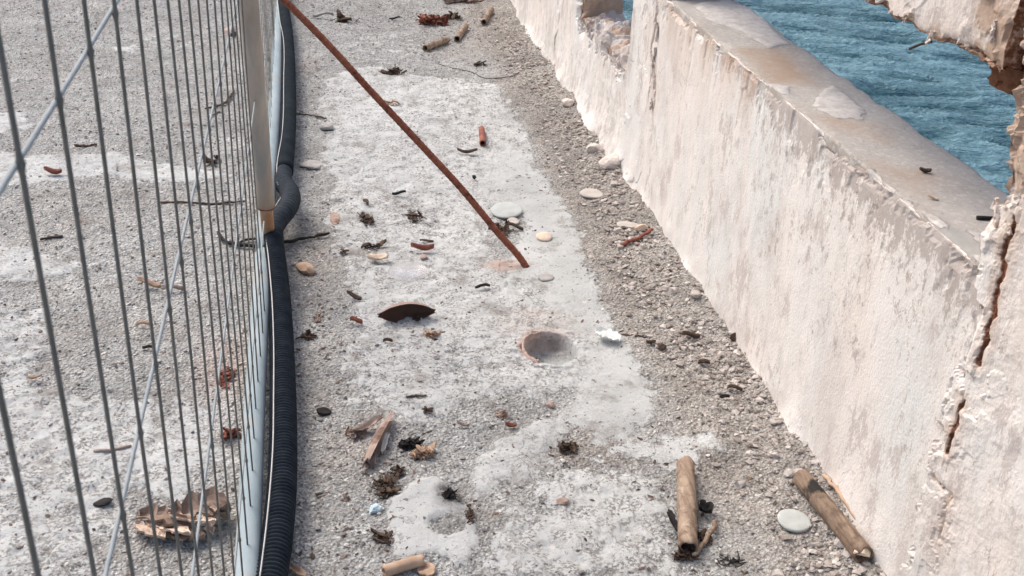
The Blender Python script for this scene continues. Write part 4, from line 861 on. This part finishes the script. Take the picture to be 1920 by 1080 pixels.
stick('twig', 'long dark twig lying level behind the fence wires left of the bend in the conduit', 'twig', [(408, 437), (430, 455), (470, 460), (492, 462)], .005, 'black', .004, seed=5, branches=[[(445, 456), (462, 448), (490, 445)]])
stick('twig', 'forked twig behind the fence wires in the upper part', 'twig', [(384, 202), (404, 198), (440, 168)], .004, 'twig', .003, seed=6, branches=[[(392, 218), (412, 206)]])
stick('twig', 'short twig behind the fence at the left above the white patch', 'twig', [(138, 268), (160, 270), (182, 269)], .004, 'twig', seed=7)
stick('twig', 'dark twig at the far left behind the fence below the white patch', 'twig', [(75, 446), (95, 440), (117, 439)], .0035, 'twig', seed=8)
stick('twig', 'long thin twig behind the wires level with the bend in the conduit', 'twig', [(300, 374), (345, 376), (400, 378), (460, 374)], .0035, 'twig', seed=9)
stick('twig', 'thin twig right of the white paper', 'twig', [(1165, 630), (1186, 634), (1206, 637)], .002, 'twig', seed=10)
stick('root', 'fine dark root winding over the concrete near the top', 'root', [(820, 114), (850, 124), (880, 130), (912, 144), (960, 145), (990, 128), (1020, 132)], .0014, 'twig', seed=11, n=40)
stick('pale_stick', 'pale brown stick leaning at the right of the upright reed', 'stick', [(1344, 978), (1326, 1008), (1300, 1042)], .0045, 'reed', .006, seed=12)
stick('pale_stick', 'thin brown splinter running beside the charred reed on the wall side', 'stick', [(1536, 925), (1570, 968), (1600, 1012)], .004, 'tan', .004, seed=13)
stick('twig', 'brown twig on the pale concrete below the half shell', 'twig', [(760, 742), (780, 740), (800, 741)], .0025, 'twig', seed=14)
stick('twig', 'twig behind the fence wires over the broken block', 'twig', [(175, 845), (205, 842), (245, 832)], .003, 'bark', seed=15)
s_ = mpp(1610, 1065); place('cream_shard', 'cream orange shard stuck on the lower end of the charred reed', 'shard', rock((.034, .03, .03), 66, 3, .4, 7), 'cream', 1612, 1066, .022, .3, smooth=False)
clump('leaf_heap', 'heap of red brown shredded leaves at the top, left of the short reed tubes', 'leaf heap', 810, 40, 62, 16, 'red', 1, 60, .003, .02, 22)
clump('leaf_heap', 'loose heap of tan and dark bark at the top edge of the picture', 'leaf heap', 868, 2, 90, 12, 'bark', 2, 60, .004, .02, 26)
clump('leaf_heap', 'grey twiggy end of the shredded leaf heap at the top', 'leaf heap', 848, 30, 30, 14, 'twig', 3, 30, .003, .02, 6)
clump('leaf_heap', 'dark rotting clump above the tan leaves left of the pale slab', 'leaf heap', 768, 826, 38, 18, 'black', 4, 40, .003, .012, 14)
clump('leaf_heap', 'tan crumpled leaves beside the dark clump left of the pale slab', 'leaf heap', 790, 845, 44, 18, 'tan', 5, 30, .002, .012, 20)
clump('twig_clump', 'dark twigs running down to the blue scrap', 'twig clump', 722, 905, 50, 60, 'twig', 6, 36, .0022, .010, 8)
clump('twig_clump', 'burnt black tuft on the pale slab', 'twig clump', 842, 930, 26, 20, 'black', 7, 46, .0016, .010, 6)
clump('twig_clump', 'dark twigs in the gap right of the pale slab', 'twig clump', 880, 962, 16, 60, 'twig', 8, 30, .0022, .008, 8)
clump('twig_clump', 'small dark clump of twigs left of the rusty bar', 'twig clump', 688, 412, 28, 26, 'twig', 9, 26, .0026, .010, 6)
clump('twig_clump', 'wispy dark bits near the top under the rusty bar', 'twig clump', 738, 135, 44, 14, 'twig', 10, 26, .0028, .008, 4)
clump('twig_clump', 'small brown tuft in the broken ground above the pitted patch', 'twig clump', 1065, 838, 40, 20, 'twig', 11, 26, .0024, .010, 8)
clump('twig_clump', 'shredded dark fibres at the mouth of the upright reed', 'twig clump', 1284, 1038, 44, 22, 'twig', 12, 40, .0022, .012, 10)
clump('twig_clump', 'thin black curly wires at the bottom edge right of the upright reed', 'twig clump', 1375, 1052, 62, 34, 'black', 13, 16, .0013, .010, 0)
clump('twig_clump', 'dark curl of leaf scraps on the pale concrete left of the middle', 'twig clump', 803, 766, 18, 18, 'twig', 14, 16, .002, .010, 6)
clump('twig_clump', 'brown shreds by the conduit behind the fence wires', 'twig clump', 422, 700, 30, 60, 'red', 15, 44, .0022, .008, 20)
clump('twig_clump', 'dark red shreds behind the wires, lower of the two by the tube', 'twig clump', 430, 810, 40, 16, 'red', 16, 30, .0022, .008, 12)
clump('twig_clump', 'tan leaf fragments at the right end of the half shell', 'twig clump', 806, 626, 34, 16, 'tan', 17, 22, .0018, .006, 12)
clump('twig_clump', 'small dark heap at the wall side edge near the second bay', 'twig clump', 1070, 168, 12, 24, 'black', 18, 24, .003, .014, 8)  # black heap added where a dark hole opens at the wall foot
clump('twig_clump', 'scattered dark bits left of the middle of the rusty bar', 'twig clump', 775, 405, 44, 26, 'twig', 19, 22, .0018, .005, 3)
clump('twig_clump', 'brown shreds around the lower left of the pale slab', 'twig clump', 715, 1000, 36, 30, 'twig', 20, 22, .002, .006, 6)
clump('twig_clump', 'broken twigs beside the conduit below the pebble', 'twig clump', 575, 625, 40, 14, 'twig', 21, 14, .0024, .006, 3)
s_ = mpp(433, 58); prock('shard', 'pale pink shard with a black hollow side behind the wires beside the post', 'shard', 430, 58, 22, 20, 'pinkclay', 81, .8)
prock('charcoal_lump', 'small black lump touching the pink shard beside the post', 'charcoal lump', 439, 62, 9, 16, 'black', 82, .8)
for q_, (px, py, a, b, m, nn, lv, lab) in enumerate([
    (668, 806, 40, 26, 'bark', 20, 12, 'brown bark shreds left of the upright bark curl'), (745, 880, 30, 26, 'twig', 18, 5, 'thin dark twigs below the upright bark curl'),
    (945, 775, 26, 12, 'bark', 12, 6, 'brown flecks on the broken ground below the middle'),
    (1322, 1000, 30, 40, 'twig', 20, 7, 'dark shreds between the upright reed and its leaning stick'), (1540, 955, 14, 40, 'black', 12, 5, 'black shreds between the charred reed and the wall'),
    (735, 195, 26, 8, 'tan', 6, 3, 'tan splinters under the upper part of the rusty bar'), (650, 35, 50, 10, 'twig', 16, 5, 'dark bits at the top between the rusty bar and the leaf heap'),
    (900, 120, 30, 10, 'twig', 8, 3, 'few dark bits below the stubby reed tubes'), (940, 430, 40, 26, 'twig', 18, 6, 'dark leaf shreds under the lower part of the rusty bar'),
    (1205, 440, 22, 16, 'twig', 10, 3, 'dark shreds behind the red brown stick by the wall'), (790, 590, 30, 12, 'twig', 10, 3, 'dark shreds behind the half shell'),
    (395, 300, 40, 20, 'twig', 12, 3, 'dark shreds behind the wires beside the upright post'), (595, 590, 24, 20, 'bark', 12, 4, 'brown shreds beside the conduit level with the half shell'),
    (640, 470, 20, 10, 'twig', 8, 3, 'small dark shreds right of the straight black twig'), (700, 460, 40, 12, 'twig', 12, 3, 'dark flecks above the cream shard')]):
    clump('leaf_shreds', lab, 'leaf shreds', px, py, a, b, m, 200+q_, nn, .0018, .006, lv)
# things lying on the sill
def on_sill(name, label, cat, px, py, vf, mat, rz=0):
    p = G(px, py, .623); v, f = vf; return tag(ob(name, mkmesh(name, v, f), MAT[mat], None, p, (0, 0, rz)), label, cat)
on_sill('dead_leaf', 'dark crumpled leaf on the concrete sill', 'leaf', 1734, 324, flake(.012, .020, .001, 5, .8), 'twig', 1.2)
on_sill('dead_leaf', 'pale curled leaf on the concrete sill', 'leaf', 1748, 375, flake(.008, .018, .001, 6, .9), 'cream', 1.0)
on_sill('dark_peg', 'short black peg on the sill against the near post', 'peg', 1845, 413, tube([(0, -.012, .004), (0, 0, .004), (0, .012, .004)], .0035, 8), 'black', 1.4)
# larger pale stones in the rubble, alike
proto = None; rs = np.random.RandomState(77)
for i in range(26):
    yy_ = 1.35+3.0*rs.rand()**1.3; xx_ = .885-abs(rs.randn())*.055
    if proto is None or i % 8 == 0:
        v, f = rock((.026, .021, .015), 300+i, 2, .4, 4); me = mkmesh('rubble_stone', v, f, dict(tone=np.full(len(v), .55+.4*rs.rand())), False); proto = bpy.data.objects.new('rubble_stone', me); me.materials.append(MAT['rubble']); o = proto
    else: o = proto.copy()
    COL.objects.link(o); sc = .55+.8*rs.rand(); o.scale = (sc, sc, sc); o.rotation_euler = (0, 0, rs.rand()*6.28); o.location = (xx_, yy_, float(gz(xx_, yy_))+.004*sc)
    tag(o, 'pale angular stone lying in the rubble along the wall foot', 'stone', 'pale stones in the rubble at the wall foot')
